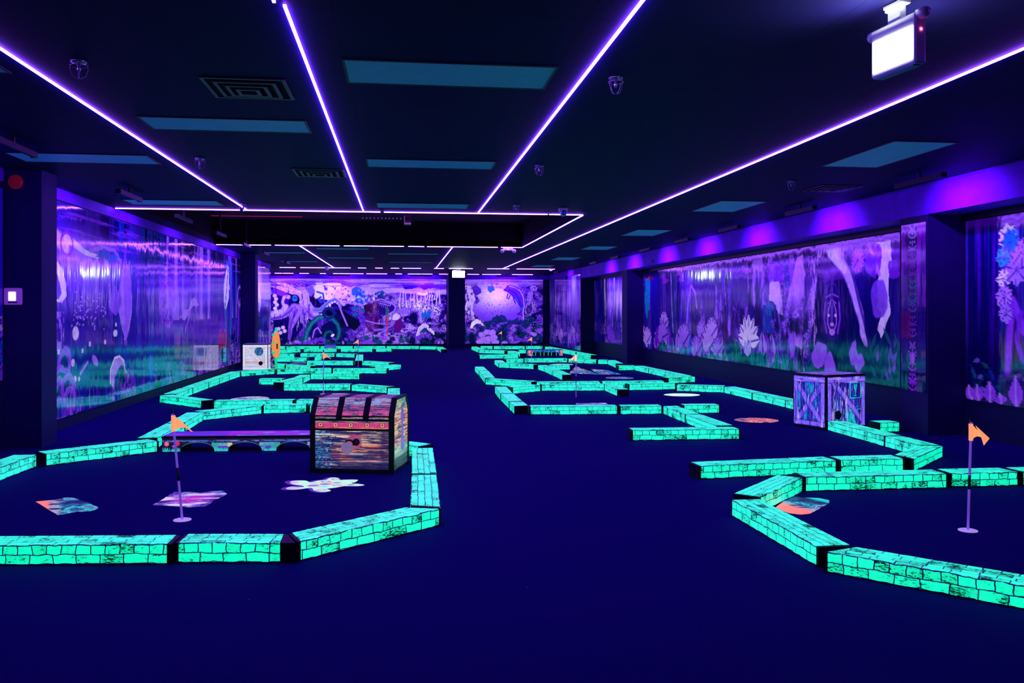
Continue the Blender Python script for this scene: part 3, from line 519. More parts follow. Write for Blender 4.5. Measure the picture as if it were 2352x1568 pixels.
# toadstool, birch trunks, stones
a.poly([(14.002,2.156),(13.692,2.175),(13.427,2.09),(13.362,1.876),(13.525,1.811),(13.967,1.84)], (.26,.04,.60), 1, .08); a.poly([(13.897,1.838),(13.525,1.839),(13.427,1.526),(13.362,1.28),(13.558,1.314),(13.76,1.516),(13.932,1.532)], (.82,.62,1)); a.streaks((a.A > 12.7)&(a.A < 13.5)&(a.B > 1.5), .05, .05, 107, (.45,.20,.85), .52, .58)
a.poly([(13.608,2.227),(13.171,2.201),(13.171,2.042),(13.362,2.016)], (.10,.10,.35)); a.poly([(13.362,2.051),(13.203,2.043),(13.234,1.732),(13.33,1.735)], (.06,.12,.42))
a.mix(np.exp(-((a.A-12.0)/1.1)**2), (.012,.008,.12), .9)
a.poly([(12.849,2.215),(12.235,2.202),(12.29,1.318),(12.345,1.187),(12.716,0.781),(13.234,0.829),(13.411,1.139),(13.266,1.524),(13.078,1.865)], (.62,.36,1), 1, .07); a.streaks((a.A > 11.1)&(a.A < 12.7), .09, .28, 108, (.05,.015,.28), .57, .62, .9); a.streaks((a.A > 11.3)&(a.A < 12.8), .05, .18, 110, (.72,.50,1), .58, .66, .8)
a.line([(12.571,2.191),(12.557,1.714),(12.514,1.053)], .09, (.03,.01,.20), .9, warp=.1)
a.poly([(14.18,1.461),(13.658,1.5),(13.591,1.172),(13.76,0.968),(14.217,0.956)], (.03,.14,.45), 1, .05); a.ell([(13.897,1.415)][0], (.18,.12), (.05,.32,.55), .8, warp=.1)
a.poly([(14.162,0.906),(13.897,0.979),(13.625,0.886),(13.575,0.71),(13.76,0.593),(14.109,0.59),(14.217,0.718)], (.01,.20,.34), 1, .04); a.line([(14.198,0.942),(13.591,0.951)], .05, DK)
# cave with tiger, roots, waterfall
a.poly([(12.208,2.155),(11.599,2.056),(11.321,1.68),(11.158,1.32),(10.9,0.858),(11.011,0.649),(12.181,0.611),(12.235,1.189)], (.012,.01,.15), 1, .05); a.poly([(12.181,2.102),(11.537,2.016),(11.357,1.771),(12.047,1.827)], (.16,.02,.45), .9, .1)
tc = [(11.774,1.294)][0]
a.ell((tc[0],tc[1]+.03), (.32,.40), (.05,.02,.26), 1, warp=.05); a.ell((tc[0],tc[1]+.35), (.17,.14), (.10,.03,.40), 1, ring=.4)
for sx in (-1,1):
    a.line([(tc[0]+sx*.05,tc[1]+.18),(tc[0]+sx*.12,tc[1]+.05),(tc[0]+sx*.13,tc[1]-.12),(tc[0]+sx*.05,tc[1]-.22)], .022, (.50,.25,.9)); a.line([(tc[0]+sx*.20,tc[1]+.18),(tc[0]+sx*.23,tc[1]-.05),(tc[0]+sx*.16,tc[1]-.25)], .022, (.38,.16,.80))
    a.ell((tc[0]+sx*.10,tc[1]+.0), (.035,.025), (.85,.7,1)); a.line([(tc[0]+sx*.03,tc[1]+.30),(tc[0]+sx*.18,tc[1]+.26)], .016, (.42,.2,.85)); a.line([(tc[0]+sx*.02,tc[1]+.22),(tc[0]+sx*.12,tc[1]+.17)], .014, (.42,.2,.85))
a.line([(tc[0],tc[1]+.12),(tc[0],tc[1]-.10)], .03, (.20,.10,.6)); a.ell((tc[0],tc[1]-.13), (.06,.03), (.7,.45,1)); a.ell((tc[0],tc[1]-.24), (.09,.05), (.62,.36,.98)); a.ell((tc[0],tc[1]+.0), (.33,.46), (.30,.14,.75), .7, ring=.07)
a.line([(11.851,2.308),(11.686,2.184),(11.477,1.988),(11.298,1.799),(11.158,1.616),(11.011,1.321),(10.933,1.089),(10.845,0.918)], .15, (.66,.52,1), 1, warp=.06, w1=.07); a.line([(11.812,2.193),(11.599,2.056),(11.44,1.925)], .09, (.80,.68,1), 1, warp=.05); a.line([(11.298,2.039),(11.147,1.734),(11.045,1.497),(10.9,1.205),(10.78,0.92)], .035, (.05,.02,.3), .8)
a.poly([(10.632,2.238),(10.286,2.255),(10.266,1.98),(10.305,1.542),(10.266,1.323),(10.385,1.101),(10.466,0.932),(10.528,1.098),(10.466,1.322),(10.569,1.434),(10.548,1.659),(10.507,1.881),(10.528,2.051)], (.80,.70,1), 1, .08); a.streaks((a.A > 9.4)&(a.A < 10.0)&(a.B > .9), .05, 1.0, 109, (.55,.42,.98), .5, .6)
a.leaf([(10.791,2.239)][0], [(10.528,1.826)][0], .22, (.30,.03,.62), (.6,.35,.95)); a.leaf([(10.824,2.126)][0], [(10.632,1.774)][0], .14, (.22,.03,.55)); a.flower([(11.067,2.037)][0], .20, 9, (.50,.22,.9)); a.leaf([(10.13,1.972)][0], [(10.286,1.761)][0], .15, (.26,.05,.6)); a.leaf([(10.092,2.131)][0], [(10.227,1.923)][0], .12, (.16,.03,.45)); a.streaks((a.A < 9.75)&(a.B > .8), .05, .5, 111, (.40,.14,.85), .55, .62)
a.ell([(10.528,1.49)][0], (.22,.25), (.30,.16,.72), .9, warp=.1)
# undergrowth
a.mix(np.clip((.95-a.B)*2.2,0,1)*(a.A < 11.6), (.008,.07,.10), .9); a.clutter(np.clip((1.0-a.B)*3,0,1)*np.clip((a.fbm(.5,.5,112)-.42)*6,0,1)*(a.A < 12.6), .24, [DK,(.01,.06,.10),DG,(.01,.16,.16),(.03,.2,.3)], 113)
for (c_, r_) in (([(13.443,0.645)][0],(.30,.26)),([(13.124,0.764)][0],(.25,.22)),([(12.181,0.74)][0],(.24,.20)),([(11.838,0.581)][0],(.20,.18)),([(11.158,0.729)][0],(.10,.16)),([(11.045,0.617)][0],(.10,.14))): a.ell(c_, r_, (.46,.24,.93), 1, warp=.14); a.ell(c_, r_, (.10,.03,.40), .7, ring=.12, warp=.16)
for k in range(50): x = R.uniform(9.45,10.8); z = .45+R.random()*.5; a.leaf((x,z),(x+R.uniform(-.2,.2),z+R.uniform(.12,.28)), .035, R.choice([(.01,.16,.12),(.01,.10,.16),(.03,.22,.2),(.25,.12,.6)]))
a.clutter((a.A > 12.4)*(a.A < 18)*np.clip((1.7-a.B)*2,0,1)*np.clip((a.fbm(.35,.6,114)-.46)*7,0,1), .17, [DK,NV,(.2,.06,.6),(.46,.28,.95),LV], 115)
for k in range(46):
    x = 13.5+7.9*R.random(); z = .43; h = R.uniform(.25,.62); c_ = R.choice([(.46,.18,.92),(.56,.34,.98),(.36,.06,.72),(.7,.55,1),(.10,.30,.85)]); a.leaf((x,z),(x+R.uniform(-.15,.15),z+h), h*.28, c_, (.05,.02,.35))
for k in range(22): x = 13.5+7.9*R.random(); a.leaf((x,.43),(x+R.uniform(-.2,.2),.43+R.uniform(.12,.3)), .07, R.choice([DG,(.01,.2,.12),(.02,.15,.4)]))
a.leaf([(15.305,0.417)][0], [(15.431,0.828)][0], .22, (.01,.22,.14), (.02,.4,.25))
a.poly([(15.347,0.415),(15.181,0.582),(14.253,0.627),(14.253,0.381)], (.01,.16,.14)); a.streaks((a.A > 13.2)&(a.A < 14.7)&(a.B < .66), .05, .4, 116, (.02,.42,.32), .5, .58)
a.flower([(14.8,0.802)][0], .52, 7, (.88,.82,1), (.25,.12,.6), w=.24, a0=.2, spread=2.8); a.leaf([(14.839,0.552)][0], [(14.978,0.842)][0], .10, (.55,.60,1)); a.leaf([(14.839,0.552)][0], [(14.684,0.852)][0], .09, (.65,.60,1))
a.flower([(19.818,0.972)][0], .42, 7, (.60,.42,.98), a0=.5, spread=2.1); a.flower([(19.922,0.734)][0], .45, 8, (.46,.26,.92), a0=.2, spread=2.7)
for p, r_ in zip([(18.386,0.637),(17.537,0.469),(17.219,0.859),(16.76,0.611),(16.325,0.527),(21.643,0.627),(21.206,0.587),(16.637,0.875)], (.50,.42,.36,.55,.35,.42,.42,.40)): a.flower(p, r_, 6, R.choice([(.50,.30,.96),(.62,.46,1)]), a0=.5, spread=2.1)
a.mix(np.clip((a.B-2.22)/.06,0,1), DK, .7)
a.grain(.2, .06); tag(a.mesh('wall_mural', M['mural'], on_x(6.10)), 'long jungle mural on the right wall with tiger, birch trunk and waterfall', 'mural')
# ---- mural in the near right recess
a = Art(5.2, 8.8, .397, 2.33, 230, 260, (.015,.01,.16), geo=-.5, seed=19)
a.streaks(a.A > 7.0, .10, 4.0, 121, (.16,.03,.55), .50, .62, .9); a.streaks(a.A > 7.2, .08, 5, 122, (.03,.12,.40), .56, .66, .8)
a.mix(np.clip((1.35-a.B)/.5,0,1), (.01,.01,.10), .8)
a.clutter((a.A < 7.75)*np.clip((a.fbm(.3,.4,123)-.36)*6,0,1), .22, [DK,NV,(.18,.04,.6),(.48,.26,.95),LV], 124); a.streaks((a.A < 7.6), .12, .9, 125, (.52,.30,.95), .55, .64)
a.line([(8.069,1.46),(8.114,1.064),(8.139,0.731)], .06, (.40,.12,.88)); a.line([(8.038,1.416),(7.902,1.156)], .06, (.36,.12,.85)); a.line([(7.945,1.328),(8.007,1.067),(7.915,0.854)], .04, (.30,.08,.8))
for p, r_ in zip([(8.133,2.101),(8.197,1.906),(8.197,1.684),(8.191,1.506),(8.165,1.328),(8.007,1.764),(7.945,1.934)], (.16,.13,.12,.14,.12,.18,.16)): a.flower(p, r_, 7, R.choice([WH,LV,CY,(.6,.4,1)]), a0=R.random())
a.ell([(8.101,2.054)][0], (.12,.12), CY, .8, warp=.1); a.flower([(8.101,2.054)][0], .14, 9, (.03,.40,.65))
a.clutter(np.clip((.75-a.B)*5,0,1), .16, [DK,DK,NV,DG,(.02,.10,.3)], 126)
for k in range(40): x = R.uniform(6.4,8.7); z = R.uniform(.5,.85); a.leaf((x,z),(x+R.uniform(-.15,.15),z+R.uniform(-.05,.16)), .025, R.choice([(.02,.18,.3),(.03,.10,.4),(.01,.2,.15),(.2,.2,.6)]))
for p, h in zip([(8.69,0.397),(8.59,0.389),(8.396,0.39),(8.23,0.399),(8.007,0.379),(8.727,0.422)], (.10,.17,.22,.10,.32,.12)): a.leaf(p,(p[0]+.02,p[1]+h), .10, (.42,.16,.92), (.6,.4,1))
a.mix(np.clip((a.B-2.22)/.05,0,1), (.2,.03,.5), .6)
a.grain(.2, .05); tag(a.mesh('wall_mural', M['mural'], on_x(6.10)), 'nearest jungle mural cut by the right photo edge, right of the totem pillar', 'mural')
# ---- totem pole print on the near right pillar
a = Art(8.86, 9.33, .46, 2.33, 90, 340, (.05,.02,.26), seed=20)
a.mix((np.abs(((a.B*1.0)%.19)-.095) > .089)*1., DK, .8); a.streaks(a.B > 1.4, .10, 1.0, 131, (.35,.03,.6), .45, .6, .9)
x0 = 9.11; a.poly([(x0-.085,.46),(x0+.085,.46),(x0+.085,2.30),(x0-.085,2.30)], (.03,.012,.16))
for i, z in enumerate([.50,.60,.72,.90,1.10,1.24,1.38,1.50,1.64,1.80,1.94,2.08,2.20]):
    c_ = [(.42,.06,.75),(.40,.10,.80),(.40,.10,.7),(.36,.12,.75),(.28,.08,.6),(.20,.08,.5),(.16,.12,.5),(.03,.18,.35),(.03,.20,.35),(.20,.04,.4),(.25,.1,.55),(.35,.25,.7),(.35,.3,.7)][i]
    a.line([(x0-.07,z),(x0-.03,z-.025),(x0+.03,z-.025),(x0+.07,z)], .014, c_); a.ell((x0-.04,z+.045), (.022,.018), c_); a.ell((x0+.04,z+.045), (.022,.018), c_); a.line([(x0,z+.055),(x0,z+.01)], .012, c_)
    if i % 2: a.line([(x0-.075,z-.04),(x0+.075,z-.04)], .010, c_)
    if i % 3 == 0: a.leaf((x0,z+.05),(x0-.06,z+.12),.018,c_); a.leaf((x0,z+.05),(x0+.06,z+.12),.018,c_)
a.ell((x0,.83), (.05,.07), (.55,.14,.9)); a.mix((a.A > 9.14)*(a.B > 1.05)*(a.B < 1.35)*1., (.30,.01,.12), .5)
a.clutter((np.abs(a.A-x0) > .09)*(a.B < .68), .07, [DK,DG,(.01,.12,.14)], 133)
a.grain(.2, .03); tag(a.mesh('totem_print', M['mural'], on_x(5.672)), 'tall totem pole print on the near right pillar', 'poster')

# ---------------------------------------------------------------- brick-print border blocks
# start x,y ; end x,y ; how much each corner is cut back at a joint ; label ; group
BLOCKS=[
(-2.457,4.963,-1.245,4.842,(0,0,0,0.015),'nearest front block at the left edge of the photo',0),
(-1.203,4.861,-0.649,4.791,(0.015,0,0,0.03),'short front block left of the bent corner',0),
(-0.541,4.810,0.231,5.491,(0,0.075,0,0.12),'front block slanting away behind the open floor',0),
(0.242,5.500,0.263,6.651,(0.045,0.12,0.015,0),'nearer block running back beside the treasure chest',0),
(0.265,6.686,0.279,7.951,(0,0.03,0,0),'farther block running back beside the treasure chest',0),
(-0.073,8.259,0.147,8.058,(0,0,0,0),'block peeking out behind the treasure chest',0),
(-3.074,8.044,-2.327,8.694,(0,0,0,0),'rear block left of the arched bridge',0),
(-3.188,6.993,-3.143,8.000,(0,0,0,0),'rear corner block at the left edge of the photo',0),
(-2.385,8.941,-2.404,10.094,(0,0,0.015,0.045),'slanting block behind the orange flag nearest the bridge',0),
(-2.404,10.094,-2.429,11.107,(0.045,0.03,0,0),'slanting block above the orange flag, far half',0),
(-2.433,11.150,-1.833,11.764,(0,0,0,0),'back block right of the slanting pair',0),
(-1.807,11.809,-1.265,11.840,(0,0,0,0),'short back block left of the treasure chest',0),
(-1.210,11.808,-0.765,11.777,(0,0,0,0),'back block running in behind the treasure chest',0),
(-2.577,12.476,-1.502,12.449,(0,0,0.015,0),"long front block behind the near hole's back row",1),
(-1.460,12.444,-0.806,12.417,(0,0.015,0,0),'front block meeting the treasure chest lid',1),
(-3.546,13.408,-2.769,12.554,(0,0,0,0),'left front corner block with black end',1),
(-3.368,13.637,-3.366,14.675,(0,0,0.03,0.015),'first block along the sea mural wall',1),
(-3.366,14.675,-3.360,15.801,(0.03,0.045,0.015,0.015),'second block along the sea mural wall',1),
(-3.360,15.801,-3.348,16.645,(0.045,0.045,0,0),'third block along the sea mural wall, nearest piece of two',1),
(-3.347,16.695,-3.336,17.538,(0,0,0.045,0.045),'third block along the sea mural wall, second piece of two',1),
(-3.336,17.538,-3.313,18.562,(0.015,0.015,0.045,0),'fourth block along the sea mural wall, beside the crate',1),
(-3.295,18.560,-2.697,19.241,(0,0,0.03,0),'back block in front of the white crate',1),
(-2.642,19.103,-1.528,19.359,(0,0,0,0),'back block right of the white crate',1),
(-1.480,19.219,-0.328,19.073,(0,0,0,0),'right end block of the crate row',1),
(-0.590,19.725,-0.020,20.465,(0,0,0,0),'corner block at the right tip of the crate row',2),
(-0.983,22.072,-0.314,21.302,(0,0,0,0),'block slanting to the right tip',2),
(-2.355,22.246,-1.210,22.101,(0,0,0,0.015),'middle block behind the second orange flag',2),
(-0.980,22.246,-1.019,23.269,(0,0,0,0),'block pointing away behind the third orange flag, nearest piece of three',2),
(-1.021,23.319,-1.059,24.316,(0,0,0,0),'block pointing away behind the third orange flag, second piece of three',2),
(-1.061,24.366,-1.100,25.389,(0,0,0,0),'block pointing away behind the third orange flag, third piece of three',2),
(-1.939,26.164,-1.371,25.728,(0.015,0,0,0),'short block leading to the pointing-away block',2),
(-2.972,26.295,-1.977,26.169,(0,0,0,0),'row block left of that short block',2),
(-3.302,23.879,-2.529,23.781,(0,0,0,0),'lower stacked-looking row beside the orange cutout',2),
(-3.614,26.132,-3.121,26.069,(0,0,0,0),'upper row beside the orange cutout, left',2),
(-3.949,28.556,-3.320,29.372,(0,0,0,0),'upper slanting row beside the orange cutout',2),
(-4.418,31.841,-4.126,31.804,(0,0,0,0),'back row, stub at the orange cutout',2),
(-4.080,31.798,-2.925,31.652,(0,0,0,0),'back row behind the small blue ramp',2),
(-2.879,31.646,-1.740,31.502,(0,0,0,0),'back row behind the third flag',2),
(-1.693,31.496,-0.570,31.354,(0,0,0.015,0.015),'back row right of the third flag',2),
(-0.539,31.350,0.600,31.206,(0,0.015,0,0),'back row, next to last',2),
(0.629,31.095,1.218,30.772,(0,0,0,0),'back row, last short block',2),
(1.226,30.597,1.250,29.642,(0,0,0,0),'end block turned toward the aisle, second piece of two',2),
(1.251,29.592,1.276,28.638,(0,0,0,0),'end block turned toward the aisle, nearest piece of two',2),
(-3.216,29.452,-2.144,29.316,(0,0,0,0),'row in front of the back row, left',2),
(-2.010,29.424,-0.976,29.293,(0,0,0,0),'row in front of the back row, middle',2),
(-0.850,29.371,-0.346,29.307,(0,0,0,0),'row in front of the back row, right stub',2),
(-2.368,24.320,-2.175,24.296,(0,0,0,0),'block seen end on, black end forward',2),
(-3.354,21.521,-2.724,20.878,(0,0,0,0),'block slanting behind the crate row, second piece of two',2),
(-2.690,20.842,-2.061,20.199,(0,0,0,0),'block slanting behind the crate row, nearest piece of two',2),
(-2.606,16.471,-2.185,16.418,(0,0,0,0),'lone stub on the open floor left of the zigzag',1),
(-1.983,15.123,-0.873,15.023,(0,0,0,0),'long block in front of the second flag',1),
(-0.842,14.978,-0.248,14.431,(0,0,0,0),'block right of the long one, slanting',1),
(-0.026,13.023,-0.031,14.207,(0,0,0,0),'aisle-side block beyond the chest lid',1),
(-2.043,15.634,-1.837,16.677,(0,0,0.03,0.015),'zigzag block, near half',1),
(-1.831,16.696,-1.789,17.451,(0,0.06,0,0),'zigzag block, far half',1),
(-1.789,17.616,-0.840,17.518,(0,0,0,0),'block closing the zigzag on the right',1),
(2.435,30.618,2.458,29.501,(0,0,0,0),'left rear corner slanting block, second piece of two',5),
(2.459,29.451,2.481,28.334,(0,0,0,0),'left rear corner slanting block, nearest piece of two',5),
(2.476,28.036,3.218,27.363,(0,0,0,0),'second row block from the left rear corner',5),
(2.786,30.929,3.217,30.875,(0,0,0.015,0.015),'back row, first block from the left',5),
(3.256,30.870,4.341,30.733,(0,0.015,0,0),'back row, second block from the left',5),
(4.387,30.727,5.001,30.830,(0,0.06,0,0),'back row, third block behind the striped barrier',5),
(5.007,30.293,5.071,29.118,(0,0,0,0),'long block running toward us from the back wall, fifth piece of five',5),
(5.074,29.068,5.136,27.918,(0,0,0,0),'long block running toward us from the back wall, fourth piece of five',5),
(5.139,27.868,5.201,26.718,(0,0,0,0),'long block running toward us from the back wall, third piece of five',5),
(5.204,26.668,5.266,25.518,(0,0,0,0),'long block running toward us from the back wall, second piece of five',5),
(5.269,25.468,5.333,24.293,(0,0,0,0),'long block running toward us from the back wall, nearest piece of five',5),
(4.812,24.020,5.308,24.183,(0,0,0,0),'short block at the wall-side corner behind flag 2',5),
(3.304,27.212,3.473,25.604,(0,0,0,0),'slanting block with black end left of the barrier',5),
(3.725,27.878,4.046,27.837,(0,0,0,0),"stub touching the barrier's left end",5),
(2.199,24.690,3.311,24.780,(0,0,0,0),'lone row on the aisle side before the barrier',5),
(2.690,22.434,3.153,22.567,(0,0,0,0),'short block left of the row before the barrier',5),
(3.196,22.659,4.327,22.614,(0,0,0,0),'row block just before the striped barrier',5),
(4.336,22.515,4.937,21.867,(0,0,0,0.09),'row block right of flag 2',5),
(4.959,21.865,5.212,21.777,(0.03,0.045,0,0),'short wall-side block after the flag 2 row',5),
(5.214,21.740,5.059,20.295,(0,0,0,0),'slanting block behind the blue ramp',5),
(4.917,19.419,5.292,19.430,(0,0,0,0),'block right of the blue ramp',5),
(5.281,19.373,5.310,18.360,(0,0,0.03,0),'first of three blocks slanting right along the wall',5),
(5.308,18.334,5.341,17.264,(0,0.045,0.015,0),'second of three blocks slanting right along the wall',5),
(5.335,17.230,5.366,16.225,(0,0.03,0,0),'third of three blocks slanting right along the wall',5),
(4.946,15.769,5.530,15.997,(0,0,0,0),'block folding back at the right corner',5),
(2.338,22.012,2.305,20.805,(0,0,0,0.045),'tip block of the left point, far side',5),
(2.312,20.723,3.041,20.078,(0,0.105,0,0),'block from the left point to the crossing',5),
(3.128,19.914,3.160,19.264,(0,0,0,0),'divider block, far third',5),
(3.156,19.180,3.140,18.041,(0,0,0,0),'divider block, middle third',5),
(3.138,17.954,3.119,16.830,(0,0,0,0),'divider block, near third with black end',5),
(3.388,19.881,3.855,19.822,(0,0,0,0),'stub behind the divider with black end',5),
(1.630,19.515,1.606,18.235,(0,0,0,0),'aisle-side slanting block, far half',4),
(1.605,18.124,1.574,17.187,(0,0,0,0),'aisle-side slanting block, near half, second piece of two',4),
(1.572,17.137,1.541,16.200,(0,0,0,0),'aisle-side slanting block, near half, nearest piece of two',4),
(1.529,15.948,2.267,15.221,(0,0,0,0),'front block right of the aisle-side slant',4),
(2.346,15.079,3.462,15.025,(0,0.03,0,0),"hidden rear row behind flag 2's row",4),
(3.508,15.019,4.634,15.055,(0,0.03,0,0),'rear row, right part',4),
(1.805,14.118,2.312,14.498,(0,0.06,0,0),'block rising to the long row behind flag 2',4),
(2.353,14.574,3.410,14.481,(0,0,0,0),'long row directly behind the flag 2 pole',4),
(3.411,14.440,3.393,13.527,(0,0,0,0),'stub sticking toward us with black end',4),
(3.855,14.490,4.679,14.561,(0,0,0,0),'row block right of the stub',4),
(4.610,14.240,5.293,13.884,(0,0,0,0),'row block beyond the white floor patch',4),
(5.279,13.808,5.305,12.735,(0,0,0.015,0),'wall-side slanting block, far',4),
(5.302,12.696,5.333,11.640,(0,0.03,0,0),'wall-side slanting block, middle',4),
(5.321,11.586,5.329,11.006,(0,0,0,0),'wall-side slanting block ending behind the violet crate',4),
(1.525,14.283,1.480,13.121,(0,0,0,0),'left point block, far third',4),
(1.482,13.024,1.468,11.964,(0,0,0,0),'left point block, middle third',4),
(1.467,11.857,1.464,11.347,(0,0,0,0.045),'left point block, near third with black end',4),
(1.667,11.234,2.792,11.130,(0,0,0,0),'front block left of the T junction',4),
(2.843,11.124,3.382,11.104,(0,0.015,0,0),'short front block at the T junction',4),
(3.402,11.101,3.391,10.181,(0.03,0,0,0.015),'slanting block, far part',4),
(3.391,10.148,3.393,9.120,(0.015,0.015,0,0),'slanting block, near part',4),
(3.707,11.137,4.167,11.103,(0,0,0,0),'stub right of the T junction',4),
(2.395,8.860,3.526,8.811,(0,0,0,0),'lone front block at the end of the slant',4),
(2.385,6.749,3.588,6.866,(0,0,0,0),'long block pointing into the aisle',3),
(3.641,6.871,4.193,6.875,(0,0,0,0),'short block next to the wall-side corner',3),
(4.282,6.854,4.949,7.474,(0,0.12,0,0.12),'corner block folding toward the totem pillar',3),
(4.785,9.327,4.773,8.158,(0,0,0,0),'block running out from the violet crate',3),
(4.763,8.112,4.763,7.497,(0,0.015,0.075,0.03),'block running to the fold',3),
(5.291,9.113,5.522,9.126,(0,0,0,0),'short block at the foot of the totem pillar',3),
(3.004,6.194,4.124,6.182,(0,0,0,0),'long rear block of the nearest right hole',3),
(4.182,6.199,4.722,6.190,(0,0,0,0.03),'rear block behind the right orange flag',3),
(4.762,6.193,5.551,6.188,(0.015,0,0,0),'rear block cut by the right edge of the photo',3),
(2.386,5.576,2.959,6.168,(0,0,0,0),'left point block, rear side, beside the orange floor patch',3),
(2.158,5.505,2.175,4.369,(0,0,0,0),'left point block, aisle side',3),
(2.181,4.255,2.962,3.442,(0,0.09,0,0),'front block cut by the right edge of the photo',3),
]
GROUPS=['brick border blocks of the near left hole', 'brick border blocks of the middle left hole', 'brick border blocks of the far left holes', 'brick border blocks of the near right hole', 'brick border blocks of the middle right hole', 'brick border blocks of the far right holes']

BH, BW = .11, .19
def brick_block(ax, ay, bx, by, cut, label, gi, k):
    L = math.hypot(bx-ax, by-ay); rz = math.atan2(by-ay, bx-ax); e = .022
    t = empty('brick_border_block', (ax, ay, 0), rz, 'brick-print border, '+label, 'border block', GROUPS[gi])
    X = lambda y, x_end, ex: ((cut[0]+(cut[1]-cut[0])*y/BW)-ex) if x_end == 0 else (L-(cut[2]+(cut[3]-cut[2])*y/BW)+ex)
    eo = .085 if 'left of the bent corner' in label else e
    i = .002; q = lambda ins, z: [(X(i+ins,0,e-ins), i+ins, z), (X(i+ins,1,eo-ins), i+ins, z), (X(BW-i-ins,1,e-ins), BW-i-ins, z), (X(BW-i-ins,0,e-ins), BW-i-ins, z)]
    MB().add(q(0,0)+q(0,BH-.005)+q(.003,BH-.002), [(3,2,1,0),(8,9,10,11)]+[(r*4+j, r*4+(j+1)%4, r*4+4+(j+1)%4, r*4+4+j) for r in (0,1) for j in range(4)]).build('block_core', M['black'], t)
    # printed wrap over both long sides and the top, stopping short of the ends; thin black foot left bare
    z0 = .007; r = .004
    P = [(0,z0,0),(0,BH-r,2),(r*.3,BH-r*.3,2.03),(r,BH,2.06),(BW-r,BH,6-.06),(BW-r*.3,BH-r*.3,5.97),(BW,BH-r,6),(BW,z0,8)]
    vs = [(X(y,0,0),y,z) for y,z,v in P]+[(X(y,1,0),y,z) for y,z,v in P]; n = len(P); u0 = (k*7.31) % 20; v0 = (k*3 % 16)*2+1
    fs = [(j, n+j, n+j+1, j+1) for j in range(n-1)]
    me = bpy.data.meshes.new('brick_print_wrap'); me.from_pydata(vs, [], fs); uv = me.uv_layers.new(name='UVMap')
    for f in me.polygons:
        j = f.index; va, vb = P[j][2], P[j+1][2]
        if j == n-2: va, vb = 10, 8
        for li, vi, vv in zip(f.loop_indices, (j, n+j, n+j+1, j+1), (va,va,vb,vb)): uv.data[li].uv = (u0+vs[vi][0], (v0+vv)*.055)
    me.materials.append(M['brick']); o = bpy.data.objects.new('brick_print_wrap', me); C.objects.link(o); o.parent = t
    return t
for k, b in enumerate(BLOCKS): brick_block(*b, k)

# ---------------------------------------------------------------- planks painter used for the chest and crates
def planks(a, n, cols, gap, seed, axis='b', alo=.5, ahi=.62):
    q = a.B if axis == 'b' else a.A; lo, hi = (a.b0,a.b1) if axis == 'b' else (a.a0,a.a1); f = (q-lo)/(hi-lo)*n
    L = max(a.a1-a.a0, a.b1-a.b0)
    for i, c in enumerate(cols): a.streaks(q > -9, *( (L*.35, L*.02) if axis == 'b' else (L*.02, L*.35)), seed+i, c, alo, ahi, .9)
    a.mix((np.abs(f-np.round(f)) < .035*1)*1., gap, .85)
OR=(.95,.28,.14); PK=(.85,.10,.22); WD=(.85,.62,.50); TB=(.02,.30,.65); TQ=(.03,.50,.50); BR=(.10,.02,.06)
# ---------------------------------------------------------------- treasure chest
W_, D_, H1, H2, IN = .72, .55, .485, .625, .10
ch = empty('treasure_chest', (-.765, 7.455, 0), math.atan2(-.17, .70), 'closed treasure chest with black straps and printed padlock', 'treasure chest')
prof = [(0,0),(0,H1),(IN,H2),(D_-IN,H2),(D_,H1),(D_,0)]
MB().xprism([(.012,0),(.012,.40),(D_-.012,.40),(D_-.012,0)], .012, W_-.012).build('chest_body', M['black'], ch)
lid = MB().xprism([(.012,.402),(.012,H1-.005),(IN+.005,H2-.012),(D_-IN-.005,H2-.012),(D_-.012,H1-.005),(D_-.012,.402)], .012, W_-.012).build('chest_lid', M['black'], ch)
tag(lid, 'faceted lid with printed planks between black straps')
def strap(x0, x1, z0=.40):
    o = [(0,z0),(0,H1),(IN,H2),(D_-IN,H2),(D_,H1),(D_,z0)]; i = [(.02,z0),(.02,H1-.008),(IN+.008,H2-.02),(D_-IN-.008,H2-.02),(D_-.02,H1-.008),(D_-.02,z0)]
    m = MB(); n = len(o)
    m.add([(x0,*p) for p in o]+[(x0,*p) for p in i]+[(x1,*p) for p in o]+[(x1,*p) for p in i],
          [(k,k+1,2*n+k+1,2*n+k) for k in range(n-1)]+[(n+k,3*n+k,3*n+k+1,n+k+1) for k in range(n-1)]+[(k,n+k,n+k+1,k+1) for k in range(n-1)]+[(2*n+k,2*n+k+1,3*n+k+1,3*n+k) for k in range(n-1)]+[(0,2*n,3*n,n),(n-1,2*n-1,4*n-1,3*n-1)])
    return m
for x0, x1, zs in ((0,.045,.40),(.225,.275,.437),(.455,.505,.437),(.675,.72,.40)): strap(x0, x1, zs).build('strap', M['black'], ch)
for x0, x1 in ((0,.045),(.675,.72)):
    for y0, y1 in ((0,.02),(D_-.02,D_)): MB().box(x0, x1, y0, y1, 0, .40).build('corner_post', M['black'], ch)
for z0, z1 in ((0,.035),(.355,.372),(.435,.452),(H1-.016,H1-.006)): MB().box(.045, .675, .001, .014, z0, z1).build('front_rail', M['black'], ch)
def yplane(y): return lambda A, B: (A, np.full(A.shape, y), B)
def board(name, x0, x1, z0, z1, nx, ny, place, seed, base=(.22,.05,.13), n=5, extra=None, parent=None, mat='prop', cols=None, gap=(.01,.01,.08)):
    a = Art(x0, x1, z0, z1, nx, ny, base, seed=seed); L = x1-x0
    planks(a, n, cols or [(.04,.02,.18),OR,PK,(.02,.01,.12),WD,(.03,.02,.16),(.10,.16,.40),(.02,.01,.10)], gap, seed)
    if extra: extra(a)
    a.grain(.3, .012, seed+9); return a.mesh(name, M[mat], place, parent)
